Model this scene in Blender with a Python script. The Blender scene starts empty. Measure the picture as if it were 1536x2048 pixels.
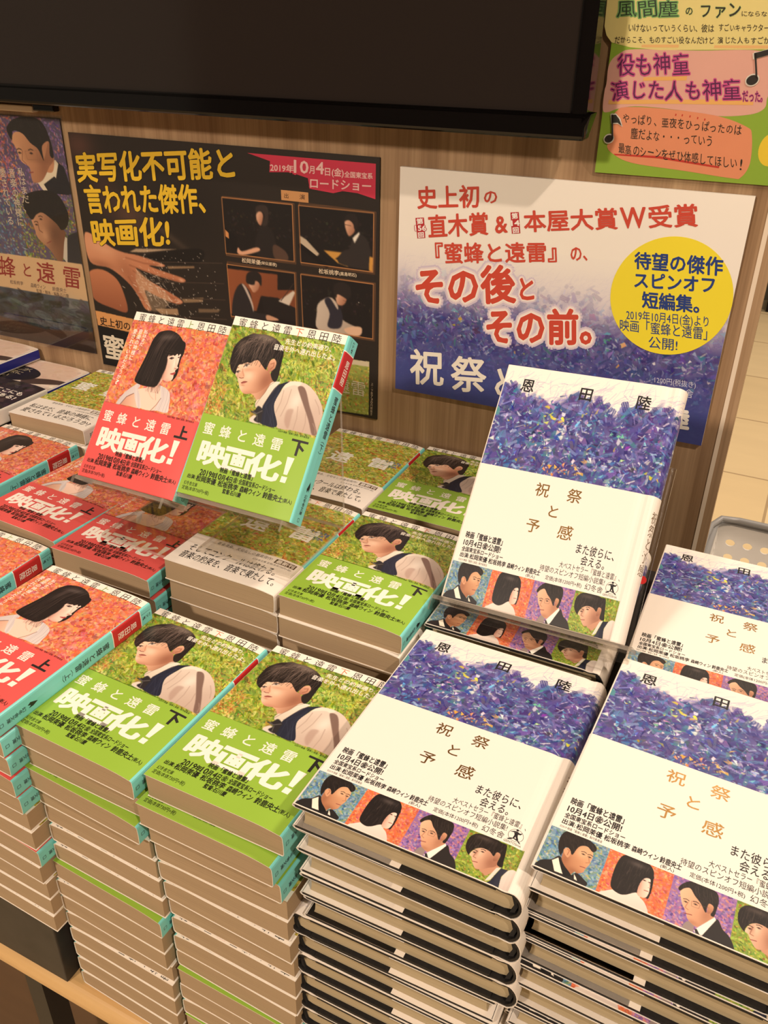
import bpy, math, random
import numpy as np
from mathutils import Matrix, Vector
from mathutils.geometry import tessellate_polygon

# ------------------------------------------------------------------ camera, light, exposure
scene = bpy.context.scene
COL = scene.collection
rng = np.random.default_rng(7)
random.seed(7)

scene.view_settings.view_transform = 'Standard'
scene.view_settings.look = 'None'
scene.view_settings.gamma = 1.0
scene.view_settings.exposure = 0.0
scene.view_settings.use_curve_mapping = False
scene.cycles.max_bounces = 8
scene.cycles.transparent_max_bounces = 16

F_PX, PITCH, YAW, ROLL = 1719.6, 0.51935, -0.45298, 0.01697
CAM = Vector((0.40939, -0.27740, 0.41243))
def cam_axes():
    cy, sy, cp, sp = math.cos(YAW), math.sin(YAW), math.cos(PITCH), math.sin(PITCH)
    f = Vector((sy*cp, cy*cp, -sp)); r = Vector((cy, -sy, 0)); u = r.cross(f)
    cr, sr = math.cos(ROLL), math.sin(ROLL)
    return cr*r + sr*u, -sr*r + cr*u, f
_r, _u, _f = cam_axes()
camd = bpy.data.cameras.new('camera')
camd.sensor_fit = 'VERTICAL'; camd.sensor_height = 36.0; camd.lens = F_PX*36.0/2048.0
camd.clip_start = 0.01; camd.clip_end = 60
cam = bpy.data.objects.new('camera', camd); COL.objects.link(cam)
M4 = Matrix((( _r.x, _u.x, -_f.x, CAM.x), (_r.y, _u.y, -_f.y, CAM.y), (_r.z, _u.z, -_f.z, CAM.z), (0, 0, 0, 1)))
cam.matrix_world = M4
scene.camera = cam

wd = bpy.data.worlds.new('shop_world'); scene.world = wd; wd.use_nodes = True
wd.node_tree.nodes['Background'].inputs[0].default_value = (1.0, 0.82, 0.60, 1)
wd.node_tree.nodes['Background'].inputs[1].default_value = 0.16

def lamp(name, kind, loc, target, energy, color, size=0.1, spot=None, blend=0.5):
    l = bpy.data.lights.new(name, kind); l.energy = energy; l.color = color
    if kind == 'AREA': l.shape = 'DISK'; l.size = size
    else: l.shadow_soft_size = size
    if kind == 'SPOT': l.spot_size = spot; l.spot_blend = blend
    o = bpy.data.objects.new(name, l); COL.objects.link(o)
    o.location = loc
    o.rotation_euler = (Vector(target) - Vector(loc)).to_track_quat('-Z', 'Y').to_euler()
    return o
WARM = (1.0, 0.82, 0.66)
# key spot over the customer's right shoulder, a glare lamp, the rest added fill
lamp('unseen_spot_lamp', 'SPOT', (2.80, -1.60, 3.50), (-0.12, 0.22, 0.10), 460, WARM, 0.07, math.radians(46), 1.0)
lamp('unseen_area_lamp', 'AREA', (-0.90, -3.30, 2.10), (0.0, 0.35, 0.2), 100, WARM, 0.35)  # fill added from the front to brighten the partition
lamp('unseen_area_lamp', 'AREA', (-0.35, 0.12, 2.55), (-0.15, 0.22, 0.0), 13, WARM, 0.25)  # fill added overhead to lift the stacks on the left
lamp('unseen_area_lamp', 'AREA', (0.52, 2.50, 2.10), (0.45, 0.35, 0.0), 5, WARM, 0.12)
lamp('unseen_spot_lamp', 'SPOT', (2.00, 2.90, 2.40), (0.85, 2.75, -0.75), 330, WARM, 0.2, math.radians(62), 0.8)  # added to brighten the floor beyond the partition, kept off the books
lamp('unseen_area_lamp', 'AREA', (1.35, 0.95, 2.40), (0.70, 1.7, -0.7), 46, WARM, 0.4)  # added to brighten the basket and the floor around it
lamp('unseen_area_lamp', 'AREA', (0.20, -3.40, 2.40), (0.3, -5.0, 0.6), 40, WARM, 0.5)  # added to light the opposite wall for the screen's reflection

# ------------------------------------------------------------------ colour and material helpers
def lin(c):
    c = np.asarray(c, float)/255.0
    return np.where(c <= 0.04045, c/12.92, ((c+0.055)/1.055)**2.4)
def lin4(c): return (*[float(x) for x in lin(c)], 1.0)

def new_mat(name, color=(200, 200, 200), rough=0.5, metallic=0.0, spec=0.5):
    m = bpy.data.materials.new(name); m.use_nodes = True
    b = m.node_tree.nodes['Principled BSDF']
    b.inputs['Base Color'].default_value = lin4(color)
    b.inputs['Roughness'].default_value = rough
    b.inputs['Metallic'].default_value = metallic
    b.inputs['Specular IOR Level'].default_value = spec
    return m
def nodes(m): return m.node_tree.nodes, m.node_tree.links, m.node_tree.nodes['Principled BSDF']

def print_mat(name, rough, bump=0.0):
    m = new_mat(name, rough=rough, spec=0.4); n, l, b = nodes(m)
    a = n.new('ShaderNodeAttribute'); a.attribute_name = 'Col'
    l.new(a.outputs['Color'], b.inputs['Base Color'])
    nz = n.new('ShaderNodeTexNoise'); nz.inputs['Scale'].default_value = 900
    mr = n.new('ShaderNodeMapRange'); mr.inputs['To Min'].default_value = rough-0.04; mr.inputs['To Max'].default_value = rough+0.06
    l.new(nz.outputs['Fac'], mr.inputs['Value']); l.new(mr.outputs['Result'], b.inputs['Roughness'])
    return m
MAT_PRINT = print_mat('printed_jacket_paper', 0.36)
MAT_POSTER = print_mat('printed_poster_paper', 0.55)
MAT_CARD = print_mat('hand_drawn_card', 0.6)
MAT_FOIL = new_mat('gold_foil', (170, 128, 70), 0.30, 0.85)

def streaked(name, c1, c2, axis_scale, rough=0.8, noise=1.0, detail=3.0, bumpd=0.0, spec=0.3):
    m = new_mat(name, c1, rough, spec=spec); n, l, b = nodes(m)
    tc = n.new('ShaderNodeTexCoord'); mp = n.new('ShaderNodeMapping'); mp.inputs['Scale'].default_value = axis_scale
    nz = n.new('ShaderNodeTexNoise'); nz.inputs['Scale'].default_value = noise; nz.inputs['Detail'].default_value = detail
    cr = n.new('ShaderNodeValToRGB')
    cr.color_ramp.elements[0].position = 0.3; cr.color_ramp.elements[1].position = 0.7
    cr.color_ramp.elements[0].color = lin4(c1); cr.color_ramp.elements[1].color = lin4(c2)
    l.new(tc.outputs['Object'], mp.inputs['Vector']); l.new(mp.outputs['Vector'], nz.inputs['Vector'])
    l.new(nz.outputs['Fac'], cr.inputs['Fac']); l.new(cr.outputs['Color'], b.inputs['Base Color'])
    if bumpd:
        bp = n.new('ShaderNodeBump'); bp.inputs['Distance'].default_value = bumpd; bp.inputs['Strength'].default_value = 0.6
        l.new(nz.outputs['Fac'], bp.inputs['Height']); l.new(bp.outputs['Normal'], b.inputs['Normal'])
    return m
MAT_PAGES = streaked('page_edges', (162, 138, 108), (177, 152, 120), (6, 6, 3200), 0.85, 1.0, 2.0, 0.00015)
MAT_PAGES_HC = streaked('hardcover_page_edges', (172, 154, 122), (186, 168, 134), (6, 6, 2600), 0.85, 1.0, 2.0, 0.0001)
MAT_BOARD = streaked('black_cloth_board', (26, 24, 24), (36, 33, 32), (300, 300, 300), 0.6)
MAT_WHITE_PAPER = new_mat('white_jacket_paper', (246, 240, 226), 0.4)
MAT_BAND = new_mat('headband_cotton', (24, 22, 22), 0.9)

def acrylic_mat(name, tint, edge=False):
    m = bpy.data.materials.new(name); m.use_nodes = True
    nt = m.node_tree; nt.nodes.clear()
    o = nt.nodes.new('ShaderNodeOutputMaterial'); mx = nt.nodes.new('ShaderNodeMixShader')
    tr = nt.nodes.new('ShaderNodeBsdfTransparent'); tr.inputs[0].default_value = (*tint, 1)
    gl = nt.nodes.new('ShaderNodeBsdfGlossy'); gl.inputs['Roughness'].default_value = 0.04
    lw = nt.nodes.new('ShaderNodeLayerWeight'); lw.inputs['Blend'].default_value = 0.5
    pw = nt.nodes.new('ShaderNodeMath'); pw.operation = 'POWER'; pw.inputs[1].default_value = 4.0
    fr = nt.nodes.new('ShaderNodeMath'); fr.operation = 'MULTIPLY_ADD'; fr.inputs[1].default_value = 0.7; fr.inputs[2].default_value = 0.035
    nt.links.new(lw.outputs['Facing'], pw.inputs[0]); nt.links.new(pw.outputs[0], fr.inputs[0])
    if edge:
        gl = nt.nodes.new('ShaderNodeBsdfPrincipled'); gl.inputs['Base Color'].default_value = lin4((226, 216, 204)); gl.inputs['Roughness'].default_value = 0.12
        nt.links.new(gl.outputs[0], mx.inputs[2]); mx.inputs[0].default_value = 0.32
    else:
        nt.links.new(fr.outputs[0], mx.inputs[0]); nt.links.new(gl.outputs[0], mx.inputs[2])
    nt.links.new(tr.outputs[0], mx.inputs[1]); nt.links.new(mx.outputs[0], o.inputs[0])
    return m
MAT_ACRYL = acrylic_mat('clear_acrylic', (0.93, 0.92, 0.90))
MAT_ACRYL_EDGE = acrylic_mat('acrylic_polished_edge', (0.85, 0.82, 0.78), True)
MAT_LAMINATE = acrylic_mat('clear_laminate_film', (0.985, 0.985, 0.975))

# ------------------------------------------------------------------ mesh helpers
class PM:
    """collects pieces of geometry with one colour per vertex and builds ONE mesh"""
    def __init__(s): s.v = []; s.c = []; s.loops = []; s.sizes = []; s.mat = []; s.n = 0
    def add(s, verts, faces, color, mat=0):
        verts = np.asarray(verts, float).reshape(-1, 3)
        col = np.asarray(color, float)
        if col.ndim == 1: col = np.repeat(col[None], len(verts), 0)
        s.v.append(verts); s.c.append(col)
        if isinstance(faces, np.ndarray):
            s.loops.append((faces+s.n).ravel()); s.sizes.append(np.full(len(faces), faces.shape[1])); k = len(faces)
        else:
            for f in faces:
                s.loops.append(np.asarray(f)+s.n)
            s.sizes.append(np.array([len(f) for f in faces])); k = len(faces)
        s.mat.append(np.full(k, mat)); s.n += len(verts)
    def mesh(s, name, mats, smooth=False):
        me = bpy.data.meshes.new(name)
        v = np.concatenate(s.v); lo = np.concatenate(s.loops).astype(np.int32); sz = np.concatenate(s.sizes).astype(np.int32)
        st = np.concatenate([[0], np.cumsum(sz)[:-1]]).astype(np.int32)
        me.vertices.add(len(v)); me.loops.add(len(lo)); me.polygons.add(len(sz))
        me.vertices.foreach_set('co', v.ravel().astype(np.float32))
        me.loops.foreach_set('vertex_index', lo)
        me.polygons.foreach_set('loop_start', st)
        try: me.polygons.foreach_set('loop_total', sz)
        except Exception: pass
        for m in mats: me.materials.append(m)
        me.polygons.foreach_set('material_index', np.concatenate(s.mat).astype(np.int32))
        me.polygons.foreach_set('use_smooth', np.full(len(sz), bool(smooth)))
        ca = me.color_attributes.new('Col', 'FLOAT_COLOR', 'POINT')
        c = np.concatenate(s.c); c4 = np.concatenate([c, np.ones((len(c), 1))], 1).astype(np.float32)
        ca.data.foreach_set('color', c4.ravel())
        me.update(calc_edges=True); me.validate()
        return me
    def box(s, x0, x1, y0, y1, z0, z1, color=(1, 1, 1), mat=0, X=None):
        v = np.array([(x, y, z) for z in (z0, z1) for y in (y0, y1) for x in (x0, x1)], float)
        if X is not None: v = X(v)
        f = np.array([(0, 2, 3, 1), (4, 5, 7, 6), (0, 1, 5, 4), (2, 6, 7, 3), (0, 4, 6, 2), (1, 3, 7, 5)])
        s.add(v, f, color, mat)
    def extrude(s, prof, y0, y1, color=(1, 1, 1), mat=0, axis='y', caps=True, X=None):
        """closed profile (list of (a,b)) extruded along an axis"""
        p = np.asarray(prof, float); n = len(p)
        def put(t):
            if axis == 'y': return np.c_[p[:, 0], np.full(n, t), p[:, 1]]
            if axis == 'x': return np.c_[np.full(n, t), p[:, 0], p[:, 1]]
            return np.c_[p[:, 0], p[:, 1], np.full(n, t)]
        v = np.concatenate([put(y0), put(y1)])
        if X is not None: v = X(v)
        i = np.arange(n); j = (i+1) % n
        s.add(v, np.c_[i, j, j+n, i+n], color, mat)
        if caps:
            tri = [tuple(t) for t in tessellate_polygon([[Vector((a, b, 0)) for a, b in p]])]
            s.add(v[:n], [t for t in tri], color, mat); s.add(v[n:], [t[::-1] for t in tri], color, mat)

def link(name, me, parent=None):
    o = bpy.data.objects.new(name, me); COL.objects.link(o)
    if parent is not None: o.parent = parent
    return o
def empty(name, label=None, cat=None, group=None):
    o = bpy.data.objects.new(name, None); o.empty_display_size = 0.02; COL.objects.link(o)
    if label: o['label'] = label
    if cat: o['category'] = cat
    if group: o['group'] = group
    return o
def tag(o, label=None, cat=None, group=None, kind=None):
    if label: o['label'] = label
    if cat: o['category'] = cat
    if group: o['group'] = group
    if kind: o['kind'] = kind
    return o
def bevel_mesh(me, w, seg=2, angle=35):
    import bmesh
    bm = bmesh.new(); bm.from_mesh(me)
    bmesh.ops.remove_doubles(bm, verts=bm.verts, dist=1e-6)
    bmesh.ops.recalc_face_normals(bm, faces=bm.faces)
    es = [e for e in bm.edges if len(e.link_faces) == 2 and e.calc_face_angle(0) > math.radians(angle)]
    bmesh.ops.bevel(bm, geom=es, offset=w, segments=seg, profile=0.6, affect='EDGES')
    bm.to_mesh(me); bm.free(); return me

# ------------------------------------------------------------------ printed lettering: font outlines as mesh
_tc = {}
def glyphs(s):
    if s in _tc: return _tc[s]
    c = bpy.data.curves.new('lettering', 'FONT'); c.body = s; c.resolution_u = 2
    o = bpy.data.objects.new('lettering', c); COL.objects.link(o)
    bpy.context.view_layer.update()
    m = o.to_mesh()
    v = np.empty(len(m.vertices)*3, np.float32); m.vertices.foreach_get('co', v); v = v.reshape(-1, 3)[:, :2].astype(float)
    t = np.empty(len(m.polygons)*3, np.int32); m.polygons.foreach_get('vertices', t); t = t.reshape(-1, 3)
    o.to_mesh_clear(); bpy.data.objects.remove(o); bpy.data.curves.remove(c)
    _tc[s] = (v, t); return v, t

def text(pm, M, s, quad, color, layer, bold=0.0, mat=0, vertical=False, em=True, k=8):
    """lettering fitted to a quad (TL, TR, BR, BL) in surface millimetres, y measured down"""
    if len(quad) == 2:
        (x0, y0), (x1, y1) = quad; quad = [(x0, y0), (x1, y0), (x1, y1), (x0, y1)]
    q = np.asarray(quad, float)
    if vertical:
        n = len(s); q0, q1, q2, q3 = q
        for i, ch in enumerate(s):
            a, b = i/n, (i+1)/n
            if ch == ' ': continue
            text(pm, M, ch, [q0+(q3-q0)*a, q1+(q2-q1)*a, q1+(q2-q1)*b, q0+(q3-q0)*b], color, layer, bold, mat, k=k)
        return
    v, t = glyphs(s)
    if not len(v): return
    cj = all(ord(ch) > 0x2000 for ch in s)
    x0, x1 = (0.0, float(len(s))) if cj else (v[:, 0].min()-0.04, v[:, 0].max()+0.04)
    yb, yt = (-0.12, 0.88) if cj or any(ord(ch) > 0x2000 for ch in s) else (-0.06, 0.76)
    shifts = [(0, 0)]
    if bold: shifts += [(bold*math.cos(2*math.pi*i/k), bold*math.sin(2*math.pi*i/k)) for i in range(k)]
    for si, (dx, dy) in enumerate(shifts):
        a = ((v[:, 0]+dx-x0)/(x1-x0))[:, None]; b = ((yt-(v[:, 1]+dy))/(yt-yb))[:, None]
        p = q[0]*(1-a)*(1-b)+q[1]*a*(1-b)+q[2]*a*b+q[3]*(1-a)*b
        pm.add(M(p[:, 0], p[:, 1], layer+0.004*si), t, lin(color), mat)

def patch(pm, M, x0, x1, y0, y1, color, layer, step=3.0, mat=0):
    n = max(1, int(math.ceil((x1-x0)/step))); xs = np.linspace(x0, x1, n+1)
    X = np.r_[xs, xs]; Y = np.r_[np.full(n+1, y0), np.full(n+1, y1)]
    i = np.arange(n)
    pm.add(M(X, Y, layer), np.c_[i, i+n+1, i+n+2, i+1], lin(color), mat)
def shape(pm, M, pts, color, layer, smooth=0, mat=0):
    p = np.asarray(pts, float)
    if smooth: p = spline(p, smooth)
    tri = tessellate_polygon([[Vector((a, -b, 0)) for a, b in p]])
    pm.add(M(p[:, 0], p[:, 1], layer), [tuple(t) for t in tri], lin(color), mat)
def stroke(pm, M, pts, w, color, layer, closed=False):
    p = np.asarray(pts, float); n = len(p)
    if closed: p = np.r_[p, p[:1]]
    d = np.gradient(p, axis=0); d /= np.linalg.norm(d, axis=1)[:, None]+1e-9; nn = np.c_[-d[:, 1], d[:, 0]]
    a, b = p+nn*w/2, p-nn*w/2; m = len(p); i = np.arange(m-1)
    P = np.r_[a, b]; pm.add(M(P[:, 0], P[:, 1], layer), np.c_[i, i+1, i+1+m, i+m], lin(color))
def spline(p, k=6):
    p = np.asarray(p, float); n = len(p); out = []
    for i in range(n):
        p0, p1, p2, p3 = p[i-1], p[i], p[(i+1) % n], p[(i+2) % n]
        for t in np.arange(k)/k:
            out.append(0.5*((2*p1)+(-p0+p2)*t+(2*p0-5*p1+4*p2-p3)*t*t+(-p0+3*p1-3*p2+p3)*t**3))
    return np.array(out)
def art(pm, M, cv, x0, y0, layer):
    """a painted canvas as a fine grid of coloured vertices"""
    H, W = cv.a.shape[:2]
    X, Y = np.meshgrid(x0+np.arange(W)/(W-1)*cv.w, y0+np.arange(H)/(H-1)*cv.h)
    i = (np.arange(H-1)[:, None]*W+np.arange(W-1)[None]).ravel()
    pm.add(M(X.ravel(), Y.ravel(), layer), np.c_[i, i+W, i+W+1, i+1], lin(np.clip(cv.a, 0, 255)).reshape(-1, 3))

# ------------------------------------------------------------------ painting in code (cover art, portraits, posters)
class Cv:
    def __init__(s, w, h, ppm, bg=(255, 255, 255)):
        s.w, s.h, s.p = w, h, ppm
        s.a = np.empty((int(h*ppm)+1, int(w*ppm)+1, 3)); s.a[:] = bg
        s.Y, s.X = np.mgrid[0:s.a.shape[0], 0:s.a.shape[1]]/ppm
    def mask(s, pts, smooth=5, soft=0.0):
        p = np.asarray(pts, float)
        if smooth: p = spline(p, smooth)
        pad = soft*2.5+1
        H, W = s.a.shape[:2]
        r0, r1 = max(0, int((p[:, 1].min()-pad)*s.p)), min(H, int((p[:, 1].max()+pad)*s.p)+2)
        c0, c1 = max(0, int((p[:, 0].min()-pad)*s.p)), min(W, int((p[:, 0].max()+pad)*s.p)+2)
        if r1 <= r0 or c1 <= c0: return None
        acc = np.zeros((r1-r0, c1-c0))
        for oy in (-0.3, 0.3):
            ys = (np.arange(r0, r1)+oy)/s.p
            for ox in (-0.3, 0.3):
                xs = (np.arange(c0, c1)+ox)/s.p
                ins = np.zeros((r1-r0, c1-c0), bool)
                for (xa, ya), (xb, yb) in zip(p, np.roll(p, -1, 0)):
                    if ya == yb: continue
                    sel = (ys >= min(ya, yb)) & (ys < max(ya, yb))
                    if not sel.any(): continue
                    xi = xa+(ys[sel]-ya)*(xb-xa)/(yb-ya)
                    ins[sel] ^= xs[None] > xi[:, None]
                acc += ins
        acc /= 4
        if soft:
            k = max(1, int(soft*s.p)); ker = np.hanning(2*k+3)[1:-1]; ker /= ker.sum()
            for ax in (0, 1): acc = np.apply_along_axis(lambda r: np.convolve(r, ker, 'same'), ax, acc)
        return (slice(r0, r1), slice(c0, c1)), acc
    def full(s, pts, smooth=5, soft=0.0):
        m = np.zeros(s.a.shape[:2]); r = s.mask(pts, smooth, soft)
        if r: m[r[0]] = r[1]
        return m
    def poly(s, pts, col, alpha=1.0, soft=0.0, smooth=5, clip=None, col2=None, d=(0, 1)):
        r = s.mask(pts, smooth, soft)
        if r is None: return
        sl, m = r; m = (m*alpha)
        if clip is not None: m = m*clip[sl]
        c = np.asarray(col, float)
        if col2 is not None:
            q = np.asarray(pts, float)@np.asarray(d, float); g = s.X[sl]*d[0]+s.Y[sl]*d[1]
            g = np.clip((g-q.min())/(q.max()-q.min()+1e-9), 0, 1)[..., None]
            c = c*(1-g)+np.asarray(col2, float)*g
        s.a[sl] = s.a[sl]*(1-m[..., None])+c*m[..., None]
    def blob(s, cx, cy, rx, ry, col, alpha, ang=0.0, clip=None):
        R = 2.6*max(rx, ry); H, W = s.a.shape[:2]
        r0, r1 = max(0, int((cy-R)*s.p)), min(H, int((cy+R)*s.p)+1); c0, c1 = max(0, int((cx-R)*s.p)), min(W, int((cx+R)*s.p)+1)
        if r1 <= r0 or c1 <= c0: return
        sl = (slice(r0, r1), slice(c0, c1)); x, y = s.X[sl]-cx, s.Y[sl]-cy; ca, sa = math.cos(ang), math.sin(ang)
        m = np.exp(-(((x*ca+y*sa)/rx)**2+((-x*sa+y*ca)/ry)**2))*alpha
        if clip is not None: m = m*clip[sl]
        s.a[sl] = s.a[sl]*(1-m[..., None])+np.asarray(col, float)*m[..., None]
    def line(s, pts, w, col, alpha=1.0, clip=None, taper=True):
        p = np.asarray(pts, float); H, W = s.a.shape[:2]
        pad = w+1
        r0, r1 = max(0, int((p[:, 1].min()-pad)*s.p)), min(H, int((p[:, 1].max()+pad)*s.p)+2)
        c0, c1 = max(0, int((p[:, 0].min()-pad)*s.p)), min(W, int((p[:, 0].max()+pad)*s.p)+2)
        if r1 <= r0 or c1 <= c0: return
        sl = (slice(r0, r1), slice(c0, c1)); x, y = s.X[sl], s.Y[sl]; D = np.full(x.shape, 1e9)
        for (xa, ya), (xb, yb) in zip(p[:-1], p[1:]):
            L = (xb-xa)**2+(yb-ya)**2+1e-9; t = np.clip(((x-xa)*(xb-xa)+(y-ya)*(yb-ya))/L, 0, 1)
            D = np.minimum(D, np.hypot(x-xa-t*(xb-xa), y-ya-t*(yb-ya)))
        m = np.clip((w/2-D)*s.p+0.5, 0, 1)*alpha
        if clip is not None: m = m*clip[sl]
        s.a[sl] = s.a[sl]*(1-m[..., None])+np.asarray(col, float)*m[..., None]
    def dabs(s, n, pal, L, Wd, ang=(0, 3.1), alpha=(0.6, 1.0), box=None, dens=None, jit=14, clip=None, r=None, sq=2.4):
        r = r or rng; H, W = s.a.shape[:2]; x0, y0, x1, y1 = box or (0, 0, s.w, s.h); pal = np.asarray(pal, float)
        for _ in range(n):
            cx, cy = r.uniform(x0, x1), r.uniform(y0, y1)
            if dens is not None and r.random() > dens(cx, cy): continue
            l, w = r.uniform(*L), r.uniform(*Wd); a = r.normal(*ang)
            c = np.clip(pal[r.integers(len(pal))]+r.normal(0, jit, 3)*0.6+r.normal(0, jit), 0, 255); R = max(l, w)+0.5
            r0, r1 = max(0, int((cy-R)*s.p)), min(H, int((cy+R)*s.p)+2); c0, c1 = max(0, int((cx-R)*s.p)), min(W, int((cx+R)*s.p)+2)
            if r1 <= r0 or c1 <= c0: continue
            sl = (slice(r0, r1), slice(c0, c1)); x, y = s.X[sl]-cx, s.Y[sl]-cy; ca, sa = math.cos(a), math.sin(a)
            u, v = (x*ca+y*sa)/l, (-x*sa+y*ca)/w
            ph = r.uniform(0, 6, 3); e = 0.22*np.sin(u*5+ph[0])*np.sin(v*6+ph[1]) if sq > 3 else 0
            m = np.clip((1+e-(np.abs(u)**sq+np.abs(v)**sq))*min(l, w)*s.p, 0, 1)*r.uniform(*alpha)
            m = m*(0.74+0.26*np.sin(v*(7 if sq < 3 else 11)+u*2+ph[2]))
            if clip is not None: m = m*clip[sl]
            s.a[sl] = s.a[sl]*(1-m[..., None])+c*m[..., None]
    def shards(s, n, pal, R, box=None, dens=None, alpha=(0.5, 1.0), jit=16, r=None):
        r = r or rng; x0, y0, x1, y1 = box or (0, 0, s.w, s.h); pal = np.asarray(pal, float)
        for _ in range(n):
            cx, cy = r.uniform(x0, x1), r.uniform(y0, y1)
            if dens is not None and r.random() > dens(cx, cy): continue
            k = r.integers(3, 6); an = np.sort(r.uniform(0, 6.28, k)); rad = r.uniform(*R)*r.uniform(0.35, 1.2, k); st = r.uniform(0.4, 1.0); ro = r.uniform(0, 3.1)
            q = np.c_[rad*np.cos(an), st*rad*np.sin(an)]; q = q@np.array([[math.cos(ro), math.sin(ro)], [-math.sin(ro), math.cos(ro)]])+(cx, cy)
            c = np.clip(pal[r.integers(len(pal))]+r.normal(0, jit), 0, 255)
            c2 = np.clip(c+r.normal(0, 28, 3), 0, 255); th = r.uniform(0, 6.28)
            s.poly(q, c, r.uniform(*alpha), 0, 0, col2=c2, d=(math.cos(th), math.sin(th)))
    def crop(s, y0, y1):
        c = Cv.__new__(Cv); c.p = s.p; r0, r1 = int(y0*s.p), int(y1*s.p); c.a = s.a[r0:r1+1]; c.w = s.w; c.h = (c.a.shape[0]-1)/s.p
        return c

# outlines of the printed pictures, in millimetres on their own sheet (y down)
WOMAN={
 'hair':[(35.7,13.2),(43.0,11.8),(51.0,13.5),(57.4,17.3),(61.9,22.2),(64.3,28.3),(63.8,32.4),(63.6,37.2),(64.6,41.8),(65.2,46.5),(64.5,50.5),(62.3,54.2),(61.7,53.8),(50.8,39.1),(49.8,50.5),(48.8,57.0),(49.0,59.8),(45.1,62.0),(37.4,62.5),(30.2,62.0),(24.2,59.8),(24.0,53.7),(25.2,46.2),(26.6,37.9),(27.3,30.4),(28.0,23.0),(31.0,16.0)],
 'face':[(47.9,32.3),(61.9,29.0),(61.7,32.7),(62.1,35.8),(62.3,38.6),(62.4,40.9),(63.8,42.1),(62.1,44.2),(61.9,45.4),(62.8,46.8),(61.8,48.7),(62.2,50.5),(61.6,53.2),(58.0,54.9),(53.0,54.4),(50.7,53.5),(49.7,45.7),(49.2,37.7)],
 'fringe':[(40.5,22.0),(60.6,19.2),(64.3,28.3),(63.5,32.8),(61.4,30.2),(59.9,32.1),(58.3,30.6),(56.3,32.7),(54.3,32.0),(52.6,33.1),(50.1,32.6),(49.5,36.1),(50.0,44.0)],
 'neck':[(41.3,53.4),(52.6,52.4),(52.1,55.7),(50.9,58.7),(53.1,60.3),(56.5,61.3),(57.3,69.9),(56.9,80.2),(39.7,81.3),(36.0,72.7),(30.2,66.5),(39.6,62.9)],
 'arm':[(18.3,81.4),(21.1,75.3),(25.4,71.5),(28.7,70.0),(32.6,74.1),(37.4,81.7),(30.0,81.8)],
 'strapL':[(13.4,81.9),(16.4,74.0),(21.6,67.5),(26.6,62.9),(29.9,60.7),(31.8,63.8),(30.9,66.4),(36.1,72.7),(40.2,81.2),(36.6,81.3),(30.9,74.4),(28.0,70.5),(21.7,74.5),(18.0,81.5)],
 'strapR':[(51.4,59.6),(57.0,60.3),(63.0,63.0),(66.1,67.6),(67.7,73.6),(68.5,80.4),(58.0,80.7),(54.9,80.2),(56.7,70.8),(54.5,64.0)],
 'lips':[(57.8,48.3),(60.2,47.1),(62.2,46.0),(62.5,47.7),(60.8,48.9)],
 'eye':[(52.4,35.7),(53.7,34.5),(55.8,34.5),(55.3,35.6),(53.8,36.1)],
 'eye2':[(59.8,33.6),(61.0,32.6),(61.3,33.9)],
 'brow':[(50.8,33.5),(54.1,32.0),(54.5,32.5),(51.5,34.0)],
 'nose':[(62.5,42.8),(63.8,42.1),(62.4,41.0),(61.3,42.1)],
 'copy1':[(16.7,15.1),(18.5,33.3)],
 'copy2':[(11.1,15.4),(13.3,43.2)],
 'copy3':[(4.8,16.2),(6.4,65.5)],
 'strip':[(1.0,9.9),(100.7,8.9)],
 't':[(8.7,6.6),(18.4,6.6),(28.3,6.4),(38.7,5.8),(49.0,5.4),(60.0,5.2),(69.6,5.3),(80.8,5.3),(92.0,5.4)],
 'cpy':[(69.8,82.3),(96.5,82.5)],
 'band':[(0.1,82.1),(68.5,80.4),(100.5,81.0)],
 'gap':[(46.8,52.6),(51.8,55.0),(49.1,57.8)],
}
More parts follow.
